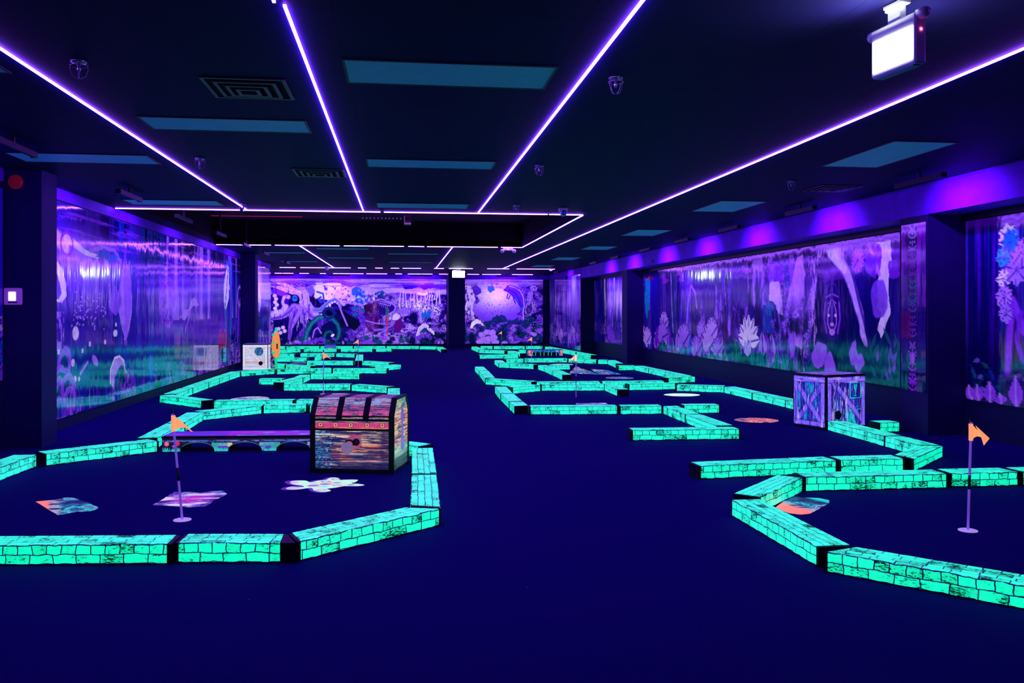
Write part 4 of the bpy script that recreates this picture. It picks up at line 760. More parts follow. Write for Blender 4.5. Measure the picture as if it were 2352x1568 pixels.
def front_art(a):
    a.mix(np.clip((.20-a.A)/.12,0,1)*np.clip((a.fbm(.05,.05,7)-.32)*5,0,1), TB, .85); a.streaks(a.A < .26, .02, .02, 9, (.02,.03,.22), .52, .56, .9)
    a.streaks((a.A > .18)&(a.B < .25)&(a.B > .10), .25, .010, 12, OR, .50, .62, .9); a.streaks(a.B > 0, .18, .008, 14, (.015,.01,.10), .50, .58, .9); a.streaks(a.B > .24, .2, .012, 13, (.9,.75,.55), .56, .68, .9)
    a.mix(np.clip((.12-a.B)/.06,0,1)*np.clip((a.fbm(.2,.02,15)-.3)*6,0,1), (.01,.01,.09), .9); a.mix(np.clip((a.A-.56)/.06,0,1)*np.clip((a.fbm(.1,.02,16)-.32)*6,0,1), (.02,.01,.09), .85); a.line([(.05,.09),(.67,.10)], .002, (.4,.5,.7)); a.line([(.2,.235),(.67,.242)], .002, (.9,.4,.3))
    for k in range(120): a.ell((.05+R.random()*.14, .04+R.random()*.30), (.004,.004), R.choice([TB,(.02,.05,.3),(.05,.5,.8)]), .9)
board('front_board', .045, .675, .035, .355, 260, 150, yplane(.008), 201, extra=front_art, parent=ch)
def trim_art(a):
    a.mix(np.ones_like(a.A), (.75,.06,.24)); a.mix((a.B < .383)*1., (.5,.04,.12)); a.mix((a.B > .423)*1., (.30,.28,.22)); a.streaks(a.B > .423, .1, .005, 3, (.02,.02,.12), .5, .55); a.streaks(a.B < .383, .1, .004, 4, OR, .5, .55)
    for x in (.09,.22,.35,.49,.62):
        a.poly([(x-.021,.384),(x+.021,.384),(x+.021,.420),(x-.021,.420)], (.03,.01,.1)); a.poly([(x-.017,.388),(x+.017,.388),(x+.017,.417),(x-.017,.417)], (.98,.30,.22)); a.ell((x,.403),(.007,.007),(.05,.0,.05))
        for d in (.043,.065,.088): a.ell((x+d,.400),(.003,.004),(.05,0,.06))
board('trim_band', .045, .675, .372, .435, 300, 40, yplane(.006), 202, extra=trim_art, parent=ch)
for i, (x0, x1) in enumerate(((.045,.225),(.275,.455),(.505,.675))):
    board('lid_board', x0, x1, .452, H1-.016, 70, 12, yplane(.008), 210+i, base=(.45,.22,.20), n=1, parent=ch)
    sl = math.hypot(IN, H2-H1); ty, tz = IN/sl, (H2-H1)/sl
    board('lid_board', x0, x1, 0, sl, 80, 70, lambda A, B: (A, .004+B*ty, H1-.004+B*tz), 220+i, base=(.05,.03,.22), n=4, parent=ch, cols=[(.20,.14,.40),(.50,.45,.65),(.02,.02,.16),PK,(.02,.02,.14)],
          extra=lambda a: (a.mix(np.clip((.07-a.B)/.04,0,1)*np.clip((a.fbm(.05,.02,31)-.35)*5,0,1), (.85,.08,.30), .8), a.streaks(a.B > .09, .08, .01, 33, (.30,.40,.75), .5, .6)))
    board('lid_board', x0, x1, IN, D_-IN, 60, 60, lambda A, B: (A, B, np.full(A.shape, H2-.008)), 230+i, base=(.16,.02,.20), n=5, parent=ch, cols=[(.25,.04,.22),(.4,.2,.45),(.12,.02,.22)])
a = Art(.02, D_-.02, .02, H2-.012, 110, 130, (.30,.10,.16), seed=240); planks(a, 7, [(.03,.05,.2),OR,(.7,.6,.35),(.02,.10,.2),(.5,.08,.2)], (.02,.02,.1), 241)
a.mix(np.clip((a.B-.48)/.08,0,1), (.03,.35,.32), .7); a.mix(np.exp(-((a.B-.17)/.05)**2), TQ, .8); a.mix(np.clip((.14-a.B)/.05,0,1), (.01,.02,.08), .9); a.streaks(a.B > .15, .12, .008, 243, (.9,.65,.3), .52, .6, .9)
yy = np.minimum(a.A, D_-a.A); kp = a.B < (H1+(H2-H1)*np.clip(yy/IN,0,1)-.012); a.grain(.3,.012)
a.mesh('side_board', M['prop'], lambda A, B: (np.full(A.shape, W_-.0105), A, B), ch, kp)
# printed padlock on the front, drop handle on the side
lk = MB().lathe([(.0,-.001),(.062,-.001),(.062,.004),(.050,.010),(.030,.012),(0,.012)], (.385,0,.262), 28, 'y').build('lock_plate', flat('lock_rose_ink', (.5,.12,.3), .4, (.7,.12,.25), .45, noise=.6, nscale=30), ch, True); lk.location = (0,-.004,0)
for v in lk.data.vertices: v.co.y = -v.co.y
pd = MB().lathe([(0,0),(.050,0),(.052,.004),(.048,.012),(.040,.016),(0,.017)], (.325,0,.215), 28, 'y'); pd = pd.build('padlock', flat('padlock_grey_ink', (.35,.25,.45), .35, (.45,.28,.5), .35, noise=.3, nscale=60), ch, True); pd.location = (0,-.014,0)
for v in pd.data.vertices: v.co.y = -v.co.y
MB().tube([(.345+.036*math.cos(t), -.020, .250+.030*math.sin(t)) for t in [x*.35-.4 for x in range(14)]], .008, 8).build('shackle', M['blackm'], ch, True)
MB().lathe([(0,0),(.030,0),(.030,.008),(.018,.014),(0,.014)], (.405,0,.265), 20, 'y').build('keyhole', M['blackm'], ch, True, loc=(0,-.026,0))
hd = MB(); hx = W_+.004; hc = .275
hd.tube([(hx, hc+.030*math.cos(t), .235+.070*math.sin(t)) for t in [2*PI*k/24 for k in range(24)]], .006, 6, True)
hd.add([(hx-.004, hc+.034*math.cos(2*PI*k/20), .455+.072*math.sin(2*PI*k/20)) for k in range(20)]+[(hx+.003, hc+.034*math.cos(2*PI*k/20), .455+.072*math.sin(2*PI*k/20)) for k in range(20)], [tuple(range(20,40))]+[(k,(k+1)%20,20+(k+1)%20,20+k) for k in range(20)])
hd.tube([(hx, hc, .385),(hx+.004, hc, .345),(hx, hc, .305)], .010, 6)
hd.build('side_handle', flat('handle_lilac', (.45,.42,.85), .4, (.22,.2,.9), .4), ch, True)

# ---------------------------------------------------------------- crates
def crate_top(name, x0,x1,y0,y1,z,parent,seed,base,cols): 
    a = Art(x0,x1,y0,y1,60,60,base,seed=seed); planks(a,5,cols,(.02,.01,.1),seed); a.grain(.25,.02); return a.mesh(name, M['crate'], lambda A,B:(A,B,np.full(A.shape,z)), parent)
VC=[(.05,.04,.30),(.38,.30,.85),(.55,.45,.95),(.03,.05,.25)]
def vface(a0, a1, seed, kind):
    a = Art(a0, a1, .03, .60, 190, 190, (.10,.10,.42), seed=seed); W = a1-a0; cx = (a0+a1)/2
    planks(a, 6, [(.03,.04,.24),(.12,.14,.72),(.03,.30,.55),(.24,.22,.90),(.02,.02,.16)], (.01,.01,.12), seed, 'a')
    def plank(p, q, w):
        a.line([p,q], w+.006, (.01,.01,.10)); a.line([p,q], w, (.36,.30,.98))
    if kind == 'fragile':
        plank((a0+.10,.53),(a1-.04,.08), .038)
        x, z = a0+W*.74, .44; a.poly([(x-.085,z-.095),(x+.085,z-.095),(x+.085,z+.095),(x-.085,z+.095)], (.05,.10,.40), .5)
        g = (.02,.85,.60)
        a.line([(x-.075,z-.09),(x+.075,z-.09),(x+.085,z-.08),(x+.085,z+.08),(x+.075,z+.09),(x-.075,z+.09),(x-.085,z+.08),(x-.085,z-.08),(x-.075,z-.09)], .0075, g)
        a.poly([(x-.025,z+.065),(x+.025,z+.065),(x+.022,z+.02),(x+.006,z),(x-.006,z),(x-.022,z+.02)], g); a.line([(x,z),(x,z-.06)], .006, g); a.line([(x-.018,z-.062),(x+.018,z-.062)], .005, g)
        a.line([(x+.005,z+.06),(x-.004,z+.045),(x+.006,z+.035)], .003, (.03,.10,.4)); a.line([(a0+.30,.235),(a1-.10,.25)], .006, (.02,.55,.6), .7); a.line([(x+.02,.215),(x+.12,.22)], .008, g, .9)
        a.streaks((a.B < .22)&(a.A > a0+.1), .05, .12, seed+5, (.02,.75,.68), .50, .60, .9); a.streaks((a.A < a0+.18)&(a.B < .35), .03, .1, seed+6, (.02,.6,.6), .5, .6, .8); plank((a0+.17,.47),(a1-.04,.08), .034)
        a.ell((a0+.16,.165), (.052,.052), (.0,.0,.01))
    else:
        a.streaks(a.B > .05, .05, .15, seed+5, (.02,.55,.75), .50, .60, .8); plank((a0+.05,.50),(a1-.05,.08), .036); plank((a1-.05,.50),(a0+.05,.08), .036)
    for p, q in (((a0+.03,.03),(a0+.03,.60)),((a1-.03,.03),(a1-.03,.60)),((a0,.565),(a1,.565))): plank(p, q, .034)
    if kind != 'fragile': plank((a0,.06),(a1,.06), .03)
    a.streaks(a.B > -1, .03, .2, seed+8, (.02,.02,.22), .57, .64, .5); a.streaks(a.B > -1, .02, .15, seed+18, (.75,.68,1), .62, .68, .7); a.streaks(a.B > .53, .2, .02, seed+9, (.60,.48,.98), .5, .6, .7)
    a.grain(.3,.015); return a
cr = empty('wooden_crate', (4.765, 9.345, 0), math.radians(20), 'violet glow crate with fragile glass sign and ball hole, before the right mural', 'crate')
CW, CDp, CHt = .64, .50, .625
MB().bbox(0, CW, 0, CDp, 0, CHt, .006).build('crate_body', M['black'], cr)
vface(.03, CW-.01, 301, 'fragile').mesh('crate_front', M['crate'], yplane(-.003), cr)
vface(.01, CDp-.02, 305, 'x').mesh('crate_side', M['crate'], lambda A, B: (np.full(A.shape, -.003), A, B), cr)
crate_top('crate_top', .01, CW-.01, .01, CDp-.01, CHt+.003, cr, 309, (.25,.10,.60), VC)
MB().lathe([(0,0),(.048,0),(.052,.004),(.048,.007),(.046,.001)], (.19,0,.165), 24, 'y').build('ball_hole_rim', M['blackm'], cr, True, loc=(0,-.010,0))
cr2 = empty('wooden_crate', (-3.60, 20.42, 0), math.radians(-2), 'pale glowing plank crate with ball hole at the far left wall', 'crate')
MB().bbox(0, .57, 0, .52, 0, .61, .006).build('crate_body', M['black'], cr2)
def pale(a0, a1, seed, hole):
    a = Art(a0, a1, .02, .59, 110, 110, (.72,.85,1.0), seed=seed); planks(a, 7, [(.85,.88,1.0),(.30,.70,.90),(.85,.55,.65)], (.20,.18,.45), seed)
    a.streaks((a.B < .25)&(a.B > .15), .2, .03, seed+2, (.85,.35,.42), .4, .5, .8); a.clutter((np.hypot(a.A-(a0+.36),a.B-.44) < .10)*1., .05, [(.03,.15,.35),(.03,.35,.5),(.1,.1,.4)], seed+3)
    a.line([(a0+.10,.52),(a1-.05,.08)], .035, (.80,.78,1.0)); a.line([(a0+.07,.52),(a1-.08,.08)], .005, (.75,.35,.45)); a.line([(a0+.13,.52),(a1-.02,.08)], .005, (.75,.35,.45))
    for p, q in (((a0+.03,.02),(a0+.03,.59)),((a1-.03,.02),(a1-.03,.59)),((a0,.56),(a1,.56)),((a0,.05),(a1,.05))): a.line([p,q], .034, (.15,.15,.4)); a.line([p,q], .030, (.80,.85,1.0))
    if hole: a.ell((a0+.40,.17), (.045,.045), (0,0,.01))
    a.grain(.15,.02); return a
pale(.01, .56, 321, 1).mesh('crate_front', M['prop'], yplane(-.003), cr2); pale(.01, .51, 325, 0).mesh('crate_side', M['crate'], lambda A, B: (np.full(A.shape, .573), A, B), cr2)
crate_top('crate_top', .01, .56, .01, .51, .613, cr2, 329, (.20,.18,.45), VC)
MB().lathe([(0,0),(.044,0),(.048,.004),(.044,.007),(.042,.001)], (.41,0,.17), 24, 'y').build('ball_hole_rim', M['blackm'], cr2, True, loc=(0,-.010,0))

# ---------------------------------------------------------------- arched bridge behind the chest
BL_, BD_, BHt = 1.50, .34, .150
br = empty('arched_bridge', (-2.285, 8.715, 0), math.atan2(-.09, 1.39), 'low toy bridge with three arches and printed stonework, left of the chest', 'bridge')
arch = [(.175,.32),(.625,.32),(1.085,.32)]
pr = [(0,0)]
for x0, wd in arch: pr += [(x0-.0,0)]+[(x0+wd/2-wd/2*math.cos(PI*k/12), .085*math.sin(PI*k/12)**.8) for k in range(0,13)]+[(x0+wd,0)]
pr += [(BL_,0),(BL_,BHt-.02),(0,BHt-.02)]
# quads between arch curve and deck, so that the underside tunnels are open
m = MB(); xs = [0]
for x0, wd in arch: xs += [x0+wd/2-wd/2*math.cos(PI*k/12) for k in range(13)]
xs += [BL_]
def under(x):
    for x0, wd in arch:
        if x0-1e-6 <= x <= x0+wd+1e-6: return .085*max(0, math.sin(math.acos(max(-1,min(1,1-2*(x-x0)/wd)))))**.8
    return 0
for x0, x1 in zip(xs, xs[1:]):
    if x1-x0 < 1e-5: continue
    a0_, a1_ = under(x0), under(x1); m.add([(x0,0,a0_),(x1,0,a1_),(x1,0,BHt-.02),(x0,0,BHt-.02),(x0,BD_,a0_),(x1,BD_,a1_),(x1,BD_,BHt-.02),(x0,BD_,BHt-.02)], [(0,1,2,3),(7,6,5,4),(0,4,5,1)])
m.add([(0,0,0),(0,BD_,0),(0,BD_,BHt-.02),(0,0,BHt-.02),(BL_,0,0),(BL_,BD_,0),(BL_,BD_,BHt-.02),(BL_,0,BHt-.02)], [(0,3,2,1),(4,5,6,7)])
m.build('arch_wall', M['black'], br)
MB().bbox(-.006, BL_+.006, -.008, BD_+.008, BHt-.02, BHt, .003).build('deck_edge', M['black'], br)
a = Art(0, BL_, 0, BD_, 220, 50, (.22,.07,.62), seed=341); a.streaks(a.B > -1, .35, .03, 342, (.45,.15,.75), .45, .6); a.streaks(a.B > -1, .3, .02, 343, (.08,.16,.65), .55, .62); a.streaks((a.A > .7), .12, .04, 344, (.35,.55,.9), .62, .68, .8); a.streaks((a.A > .6), .4, .05, 345, (.7,.08,.6), .58, .66, .8)
a.mesh('deck_print', M['crate'], lambda A, B: (A, B, np.full(A.shape, BHt+.002)), br)
a = Art(.005, BL_-.005, .004, BHt-.022, 420, 60, (.015,.008,.05), seed=346)
a.streaks((a.B > .095)&(a.B < .112), .03, .012, 347, (.04,.14,.55), .40, .5); a.streaks((a.B > .095)&(a.B < .112), .06, .01, 348, (.25,.20,.75), .55, .62)
for x0, x1 in ((.47,.66),(.92,1.12),(1.38,1.50)):
    mk = (a.A > x0)*(a.A < x1)*(a.B < .088)*1.; a.mix(mk, (.04,.42,.45)); n_ = a.fbm(.05,.03,349,3); a.mix(mk*(n_ > .52), (.25,.40,.65)); a.mix(mk*(a.B < .055)*(n_ > .40), (.10,.06,.55)); a.mix(mk*(a.B > .07)*(n_ < .5), (.03,.45,.35))
a.poly([(.62,.05),(.665,.05),(.665,.085),(.62,.085)], (.75,.62,.35))
for k in range(230):
    x = R.choice([R.uniform(.0,.175), R.uniform(.49,.63), R.uniform(.94,1.09), R.uniform(1.40,1.50)]); a.line([(x,.0),(x+R.uniform(-.006,.006),.02+R.random()*.022)], .004, R.choice([(.02,.70,.70),(.03,.5,.6),(.02,.85,.8)]), 1, w1=.001)
a.ell((.045,.078),(.024,.024),(.9,.12,.25)); a.ell((.045,.078),(.013,.013),(.8,.25,.35)); a.ell((.145,.082),(.024,.026),(.85,.02,.12)); a.ell((.11,.055),(.014,.012),(.35,.12,.7)); a.ell((.12,.046),(.010,.008),(.6,.05,.4))
for x0, wd in arch: a.line([(x0+wd/2-wd/2*math.cos(PI*k/12), .093*math.sin(PI*k/12)**.8) for k in range(2,11)], .005, (.03,.20,.25), .8)
kp = np.ones(a.A.shape, bool)
for x0, wd in arch: kp &= ~((np.abs((a.A-x0-wd/2)/(wd/2)) < 1) & (a.B < .085*np.clip(1-((a.A-x0-wd/2)/(wd/2))**2,0,1)**.4))
a.mesh('stone_print', M['prop'], yplane(-.003), br, kp)

# ---------------------------------------------------------------- printed floor patches (flat stickers)
def patch(kind, label, cat, grp, pts, painter, base, seed, n=90, z=.003):
    xs = [p[0] for p in pts]; ys = [p[1] for p in pts]; a = Art(min(xs)-.01, max(xs)+.01, min(ys)-.01, max(ys)+.01, n, n, base, seed=seed)
    painter(a); kp = a.pmask(pts, a.A+a.wa*.02, a.B+a.wb*.02)
    return tag(a.mesh(kind, M['sticker'], lambda A, B: (A, B, np.full(A.shape, z)), None, kp), label, cat, grp)
def smooth(pts, n=4):
    out = []; k = len(pts)
    for i in range(k):
        p0, p1, p2, p3 = pts[i-1], pts[i], pts[(i+1)%k], pts[(i+2)%k]
        for t in [j/n for j in range(n)]:
            out.append(tuple(.5*((2*p1[c])+(-p0[c]+p2[c])*t+(2*p0[c]-5*p1[c]+4*p2[c]-p3[c])*t*t+(-p0[c]+3*p1[c]-3*p2[c]+p3[c])*t**3) for c in (0,1)))
    return out
def shore(a):   # an orange edge on one side, teal surf on the other
    t = (a.A-a.a0)/(a.a1-a.a0)+.42*(a.B-a.b0)/(a.b1-a.b0)
    a.clutter(np.ones_like(a.A), .16, [(.01,.02,.12),(.02,.12,.35),(.03,.55,.60),(.35,.30,.75),(.02,.05,.25)], 401)
    a.mix(np.clip((.68-t)/.1,0,1), (.55,.35,.50), .8); a.streaks(t < .7, .25, .06, 402, (.02,.02,.15), .5, .56); a.mix(np.clip((.54-t)/.05,0,1), (1,.22,.20)); a.mix(np.clip((t-1.08)/.08,0,1), (.02,.65,.65), .9)
patch('shoreline_floor_patch', 'coral and teal printed floor patch, leftmost on the near left hole', 'floor sticker', 'printed floor patches', [(-2.581,6.554),(-2.468,6.598),(-2.409,6.678),(-2.35,6.656),(-2.271,6.558),(-2.186,6.462),(-2.123,6.371),(-2.074,6.31),(-2.063,6.242),(-2.075,6.192),(-2.115,6.171),(-2.164,6.177),(-2.212,6.133),(-2.262,6.089),(-2.418,6.314)], shore, (.1,.1,.4), 411)
def violet(a):
    a.clutter(np.ones_like(a.A), .13, [(.03,.01,.25),(.16,.08,.65),(.10,.05,.45),(.35,.20,.80),(.10,.35,.65)], 403); a.streaks(a.A > -99, .3, .07, 404, (.75,.60,.95), .60, .68); a.mix(np.exp(-((a.A+1.50)/.12)**2-((a.B-6.5)/.12)**2), (.60,.01,.55), .8)
patch('violet_floor_patch', 'violet and magenta printed floor patch behind the near flag pole', 'floor sticker', 'printed floor patches', [(-1.727,6.32),(-1.708,6.516),(-1.694,6.772),(-1.578,6.758),(-1.493,6.715),(-1.42,6.769),(-1.333,6.774),(-1.279,6.642),(-1.286,6.566),(-1.33,6.425),(-1.327,6.311),(-1.351,6.232),(-1.464,6.22),(-1.593,6.276)], violet, (.1,.05,.5), 412)
patch('shoreline_floor_patch', 'orange and teal printed floor patch inside the near right corner', 'floor sticker', 'printed floor patches', [(2.522,5.689),(2.7,5.915),(2.833,6.045),(2.876,5.995),(2.988,5.966),(3.03,5.887),(2.985,5.794),(2.832,5.623),(2.699,5.499),(2.619,5.484),(2.561,5.529)], shore, (.1,.1,.4), 413)
def ring_of(c, rx, ry, n=30, wob=0, seed=0):
    q = random.Random(seed); return [(c[0]+rx*math.cos(2*PI*k/n)*(1+q.uniform(-wob,wob)), c[1]+ry*math.sin(2*PI*k/n)*(1+q.uniform(-wob,wob))) for k in range(n)]
def sun(a): a.clutter(np.ones_like(a.A), .10, [(.30,.02,.10),(.95,.20,.12),(1,.45,.30),(.95,.08,.18),(.4,.3,.5)], 405)
patch('round_floor_patch', 'round coral red printed floor patch in the middle right hole', 'floor sticker', 'printed floor patches', ring_of((4.36,10.33), .27, .25), sun, (1,.3,.2), 414)
def pale_ring(a): a.mix(np.ones_like(a.A), (.75,1.0,.85)); a.streaks(a.A > -99, .1, .1, 406, (.4,.9,.8), .5, .6)
patch('round_floor_patch', 'almost white round floor patch beside the right wall border', 'floor sticker', 'printed floor patches', ring_of((4.49,13.62), .29, .25, wob=.04), pale_ring, (.8,1,.9), 415)
def reef(a): a.clutter(np.ones_like(a.A), .12, [(.01,.05,.3),(.03,.25,.65),(.05,.45,.75),(.65,.10,.35),(.03,.1,.4)], 407)
patch('reef_floor_patch', 'small blue reef floor patch in the far right hole, before the blue ramp', 'floor sticker', 'printed floor patches', ring_of((4.38,17.25), .30, .33, 8), reef, (.1,.3,.6), 416)
patch('violet_floor_patch', 'pink violet floor patch peeking over the row behind flag 2', 'floor sticker', 'printed floor patches', [(2.526,12.579),(2.985,12.582),(2.97,12.224),(2.891,11.949),(2.467,12.003)], violet, (.3,.1,.6), 417)
def shell(a): a.clutter(np.ones_like(a.A), .12, [(.25,.12,.5),(.55,.35,.75),(.75,.7,.8),(.35,.55,.7),(.7,.3,.5)], 408)
patch('round_floor_patch', 'round lilac shell floor patch on the middle left hole', 'floor sticker', 'printed floor patches', ring_of((-2.32,13.75), .30, .48), shell, (.5,.4,.7), 418)
patch('round_floor_patch', 'round pale lilac floor patch hidden half behind the chest lid', 'floor sticker', 'printed floor patches', ring_of((-1.02,14.25), .30, .35), shell, (.6,.5,.8), 419)
patch('round_floor_patch', 'thin looking pink floor patch in the far right hole behind flag 2', 'floor sticker', 'printed floor patches', ring_of((4.05,21.8), .28, .30), lambda a: (shell(a), a.mix(np.ones_like(a.A)*.6, (.7,.6,.8))), (.7,.6,.8), 420)
patch('violet_floor_patch', 'faint blue violet floor patch in the far left hole beside the crate', 'floor sticker', 'printed floor patches', ring_of((-2.55,23.3), .35, .25), violet, (.15,.15,.6), 421)
# sea turtle sticker: shell, flippers, head and fin in one cut-out
tpts = [(-0.876,6.781),(-0.847,6.86),(-0.756,6.832),(-0.768,6.884),(-0.845,6.945),(-0.88,7.019),(-0.862,7.087),(-0.768,7.093),(-0.719,7.016),(-0.671,7.072),(-0.605,7.1),(-0.587,7.171),(-0.536,7.192),(-0.491,7.131),(-0.49,7.076),(-0.453,7.081),(-0.346,7.067),(-0.364,6.962),(-0.384,6.956),(-0.379,6.92),(-0.331,6.897),(-0.285,6.848),(-0.336,6.813),(-0.436,6.825),(-0.489,6.782),(-0.546,6.748),(-0.561,6.733),(-0.527,6.672),(-0.543,6.634),(-0.597,6.633),(-0.653,6.688),(-0.673,6.756),(-0.696,6.791),(-0.763,6.751),(-0.82,6.742)]
def turtle(a):
    a.mix(np.ones_like(a.A), (.50,.95,.74))
    a.mix((a.A < -1.02)*1., (.62,.60,.95), .6); a.poly(tpts, (.50,.95,.74), .2)
    for p, c_, r_ in zip([(-0.598,7.018),(-0.59,6.921),(-0.678,6.873),(-0.506,6.963),(-0.499,6.867),(-0.682,6.976),(-0.591,6.82),(-0.853,7.015),(-0.818,6.807),(-0.524,7.117),(-0.603,6.698),(-0.393,6.871)],
            ((.20,.12,.70),(.16,.25,.85),(.25,.15,.80),(.10,.40,.80),(.25,.12,.70),(.15,.85,.85),(.15,.85,.80),(.55,.45,.9),(.55,.42,.9),(.35,.15,.6),(.40,.30,.8),(.45,.15,.6)), (1,1.2,1.2,.8,.9,.8,.8,1.2,1.3,1.0,1.0,.7)):
        a.ell(p, (.055*r_,.045*r_), (.95,.55,.50), .8); a.ell(p, (.040*r_,.033*r_), c_)
        if r_ in (1,.9): a.ell(p, (.024,.018), (.5,.95,.9))
    a.streaks(a.A > -99, .04, .05, 430, (.85,.45,.50), .58, .66, .6)
tp = patch('sea_turtle_floor_patch', 'pale glowing sea turtle cut-out on the floor before the treasure chest', 'floor sticker', 'printed floor patches', smooth(tpts,3), turtle, (.7,1,.9), 431, n=230, z=.004)
tb = patch('sticker_backing', 'violet backing edge', None, None, [((x+.62)*1.06-.645, (y-6.88)*1.10+6.88) for x, y in smooth(tpts,2)], lambda a: None, (.12,.015,.50), 432, n=110, z=.002)
tb.parent = tp

# ---------------------------------------------------------------- flag poles
def flag(x, y, label, h=.69, lean=(0,0), side=1, fold=0, number=False, bands=((.255,.34),), yaw=0, base=True):
    t = empty('golf_flag', (x, y, 0), 0, label, 'golf flag', 'orange hole flags')
    P = lambda z: (lean[0]*z/h, lean[1]*z/h, z)
    o = MB().tube([P(z) for z in (0,h*.25,h*.5,h*.75,h)], .0075, 10).build('pole', M['pole'], t, True)
    for z0, z1 in bands: MB().tube([P(z0),P(z1)], .0081, 10).build('pole_band', M['blackm'], t, True)
    MB().tube([P(h-.001),P(h+.012),P(h+.035)], [.0095,.010,.006], 10).build('pole_cap', M['blackm'], t, True)
    if base: MB().lathe([(0,.0),(.056,.0),(.056,.004),(.050,.006),(.0,.006)], (0,0,0), 28).build('cup_disc', flat('cup_white', (.72,.62,.9), .4, (.55,.35,.95), .6), t, True)
    fl = empty('flag', (lean[0]*(h-.06)/h, lean[1]*(h-.06)/h, 0), yaw); fl.parent = t
    z1, z0 = h-.012, h-.115
    m = MB()   # sleeve round the pole
    m.tube([(0,0,z0),(0,0,(z0+z1)/2),(0,0,z1)], [.013,.0125,.013], 12)
    s_ = side; n = 10; top = []; bot = []
    for k in range(n+1):
        u = k/n; wv = .012*math.sin(u*5+fold)*u
        xx = s_*(.010+.115*u*(1-.25*fold)); zt_ = z1-.006-.100*u**1.1-.0*u; zb_ = z0+.008+(.025*math.sin(u*PI))-.020*u
        if u > .98: zb_ = zt_-.001
        zb_ = min(zb_, zt_-.001) if u < 1 else zt_-.001
        zt_ = max(zt_, zb_+.001); top.append((xx,wv,zt_)); bot.append((xx,wv,zb_))
    th = .0012
    vs = top+bot+[(a_[0],a_[1]+th,a_[2]) for a_ in top]+[(a_[0],a_[1]+th,a_[2]) for a_ in bot]; N_ = n+1
    fs = [(k,N_+k,N_+k+1,k+1) for k in range(n)]+[(2*N_+k,2*N_+k+1,3*N_+k+1,3*N_+k) for k in range(n)]+[(k,k+1,2*N_+k+1,2*N_+k) for k in range(n)]+[(N_+k,3*N_+k,3*N_+k+1,N_+k+1) for k in range(n)]
    m.add(vs, fs); 
    if fold:  # near right flag: the tail turns back down on itself
        m.add([(s_*.028,-.004,z1-.01),(s_*.118,-.010,z0+.012),(s_*.075,-.016,z0-.030),(s_*.060,-.014,z0+.02),(s_*.028,-.002,z1-.01),(s_*.118,-.008,z0+.012),(s_*.075,-.014,z0-.030),(s_*.060,-.012,z0+.02)], [(0,3,2,1),(4,5,6,7),(0,1,5,4),(1,2,6,5),(2,3,7,6)])
    f_ = m.build('flag_cloth', M['pale_orange' if number else 'orange'], fl, False); fl.name = 'flag'
    if number:
        cu = bpy.data.curves.new('number_outline', 'FONT'); cu.body = '2'; cu.size = .088; cu.extrude = .0006; cu.align_x = 'CENTER'
        co_ = bpy.data.objects.new('number_outline', cu); C.objects.link(co_); bpy.context.view_layer.update()
        nm = bpy.data.meshes.new_from_object(co_.evaluated_get(bpy.context.evaluated_depsgraph_get())); nm.materials.clear(); nm.materials.append(M['ink']); bpy.data.objects.remove(co_)
        no = bpy.data.objects.new('number', nm); C.objects.link(no); no.parent = fl; no.location = (s_*.040, -.014, z0+.022); no.rotation_euler = (PI/2,0,0)
    return t
flag(-1.41, 5.86, 'orange flag on a leaning violet pole, nearest left', lean=(-.062,0), side=1)
flag(3.46, 4.97, 'orange flag folded over, nearest right', lean=(.022,0), side=1, fold=.9, h=.67)
flag(-1.27, 14.5, 'orange flag on a straight pole just behind the treasure chest', side=1, h=.69, bands=((.19,.27),))
flag(-1.05, 21.4, 'small far orange flag on the left side, hanging limp', side=-1, h=.68, base=False)
flag(2.72, 13.47, 'flag with the number 2 on the right side', side=-1, h=.68, number=True, yaw=0, bands=((.24,.33),), base=False)
flag(3.30, 22.08, 'small far flag before the striped barrier', side=-1, h=.70, base=False)
flag(3.47, 30.35, 'farthest tiny flag before the dolphin mural', side=-1, h=.66, base=False)

# ---------------------------------------------------------------- far props
rb = empty('coral_barrier', (3.78, 26.2, 0), 0, 'low blue gate with red fish at both ends and green slats, far right hole', 'obstacle')
MB().bbox(0,1.10,0,.30,.115,.185,.004).bbox(0,.17,0,.30,0,.115,.004).bbox(.98,1.10,0,.30,0,.115,.004).build('gate_frame', M['black'], rb)
a = Art(0,1.10,.0,.185,150,46,(.02,.10,.60),seed=501); a.clutter(np.ones_like(a.A), .08, [(.02,.06,.45),(.03,.20,.70),(.05,.35,.8),(.02,.10,.6)], 502)
for x in (.07,1.06):
    a.ell((x,.11),(.055,.065),(.90,.08,.14)); a.ell((x-.01,.14),(.03,.015),(1,.5,.45)); a.ell((x+.005,.03),(.035,.03),(.95,.2,.25)); a.ell((x,.10),(.018,.018),(.5,.9,.9))
a.line([(.10,.16),(.17,.12),(.12,.06)], .014, (1,.4,.3)); a.ell((.12,.02),(.03,.02),(.5,.95,.8)); a.line([(.95,.16),(.90,.13)], .015, (.5,.7,1))
kp = (a.B > .105)|(a.A < .17+(.11-a.B)*.3)|(a.A > .99-(a.B)*.5)
a.mesh('gate_print', M['prop'], yplane(-.004), rb, kp)
for x in (.26,.41,.52,.65,.75,.90): MB().box(x-.009,x+.009,.004,.014,.0,.115).build('slat', M['green'], rb)
bk = flat('gate_inside', (.01,.01,.10), .7); MB().box(.17,.98,.12,.13,0,.115).build('gate_back', bk, rb)
rp = empty('reef_ramp', (3.62, 18.2, 0), 0, 'two-slope hump ramp with blue reef print, far right hole', 'ramp')
q1, q2, q3, q4, q5 = (-.02,.55),(.52,.0),(.30,1.05),(1.02,.05),(.98,.95)
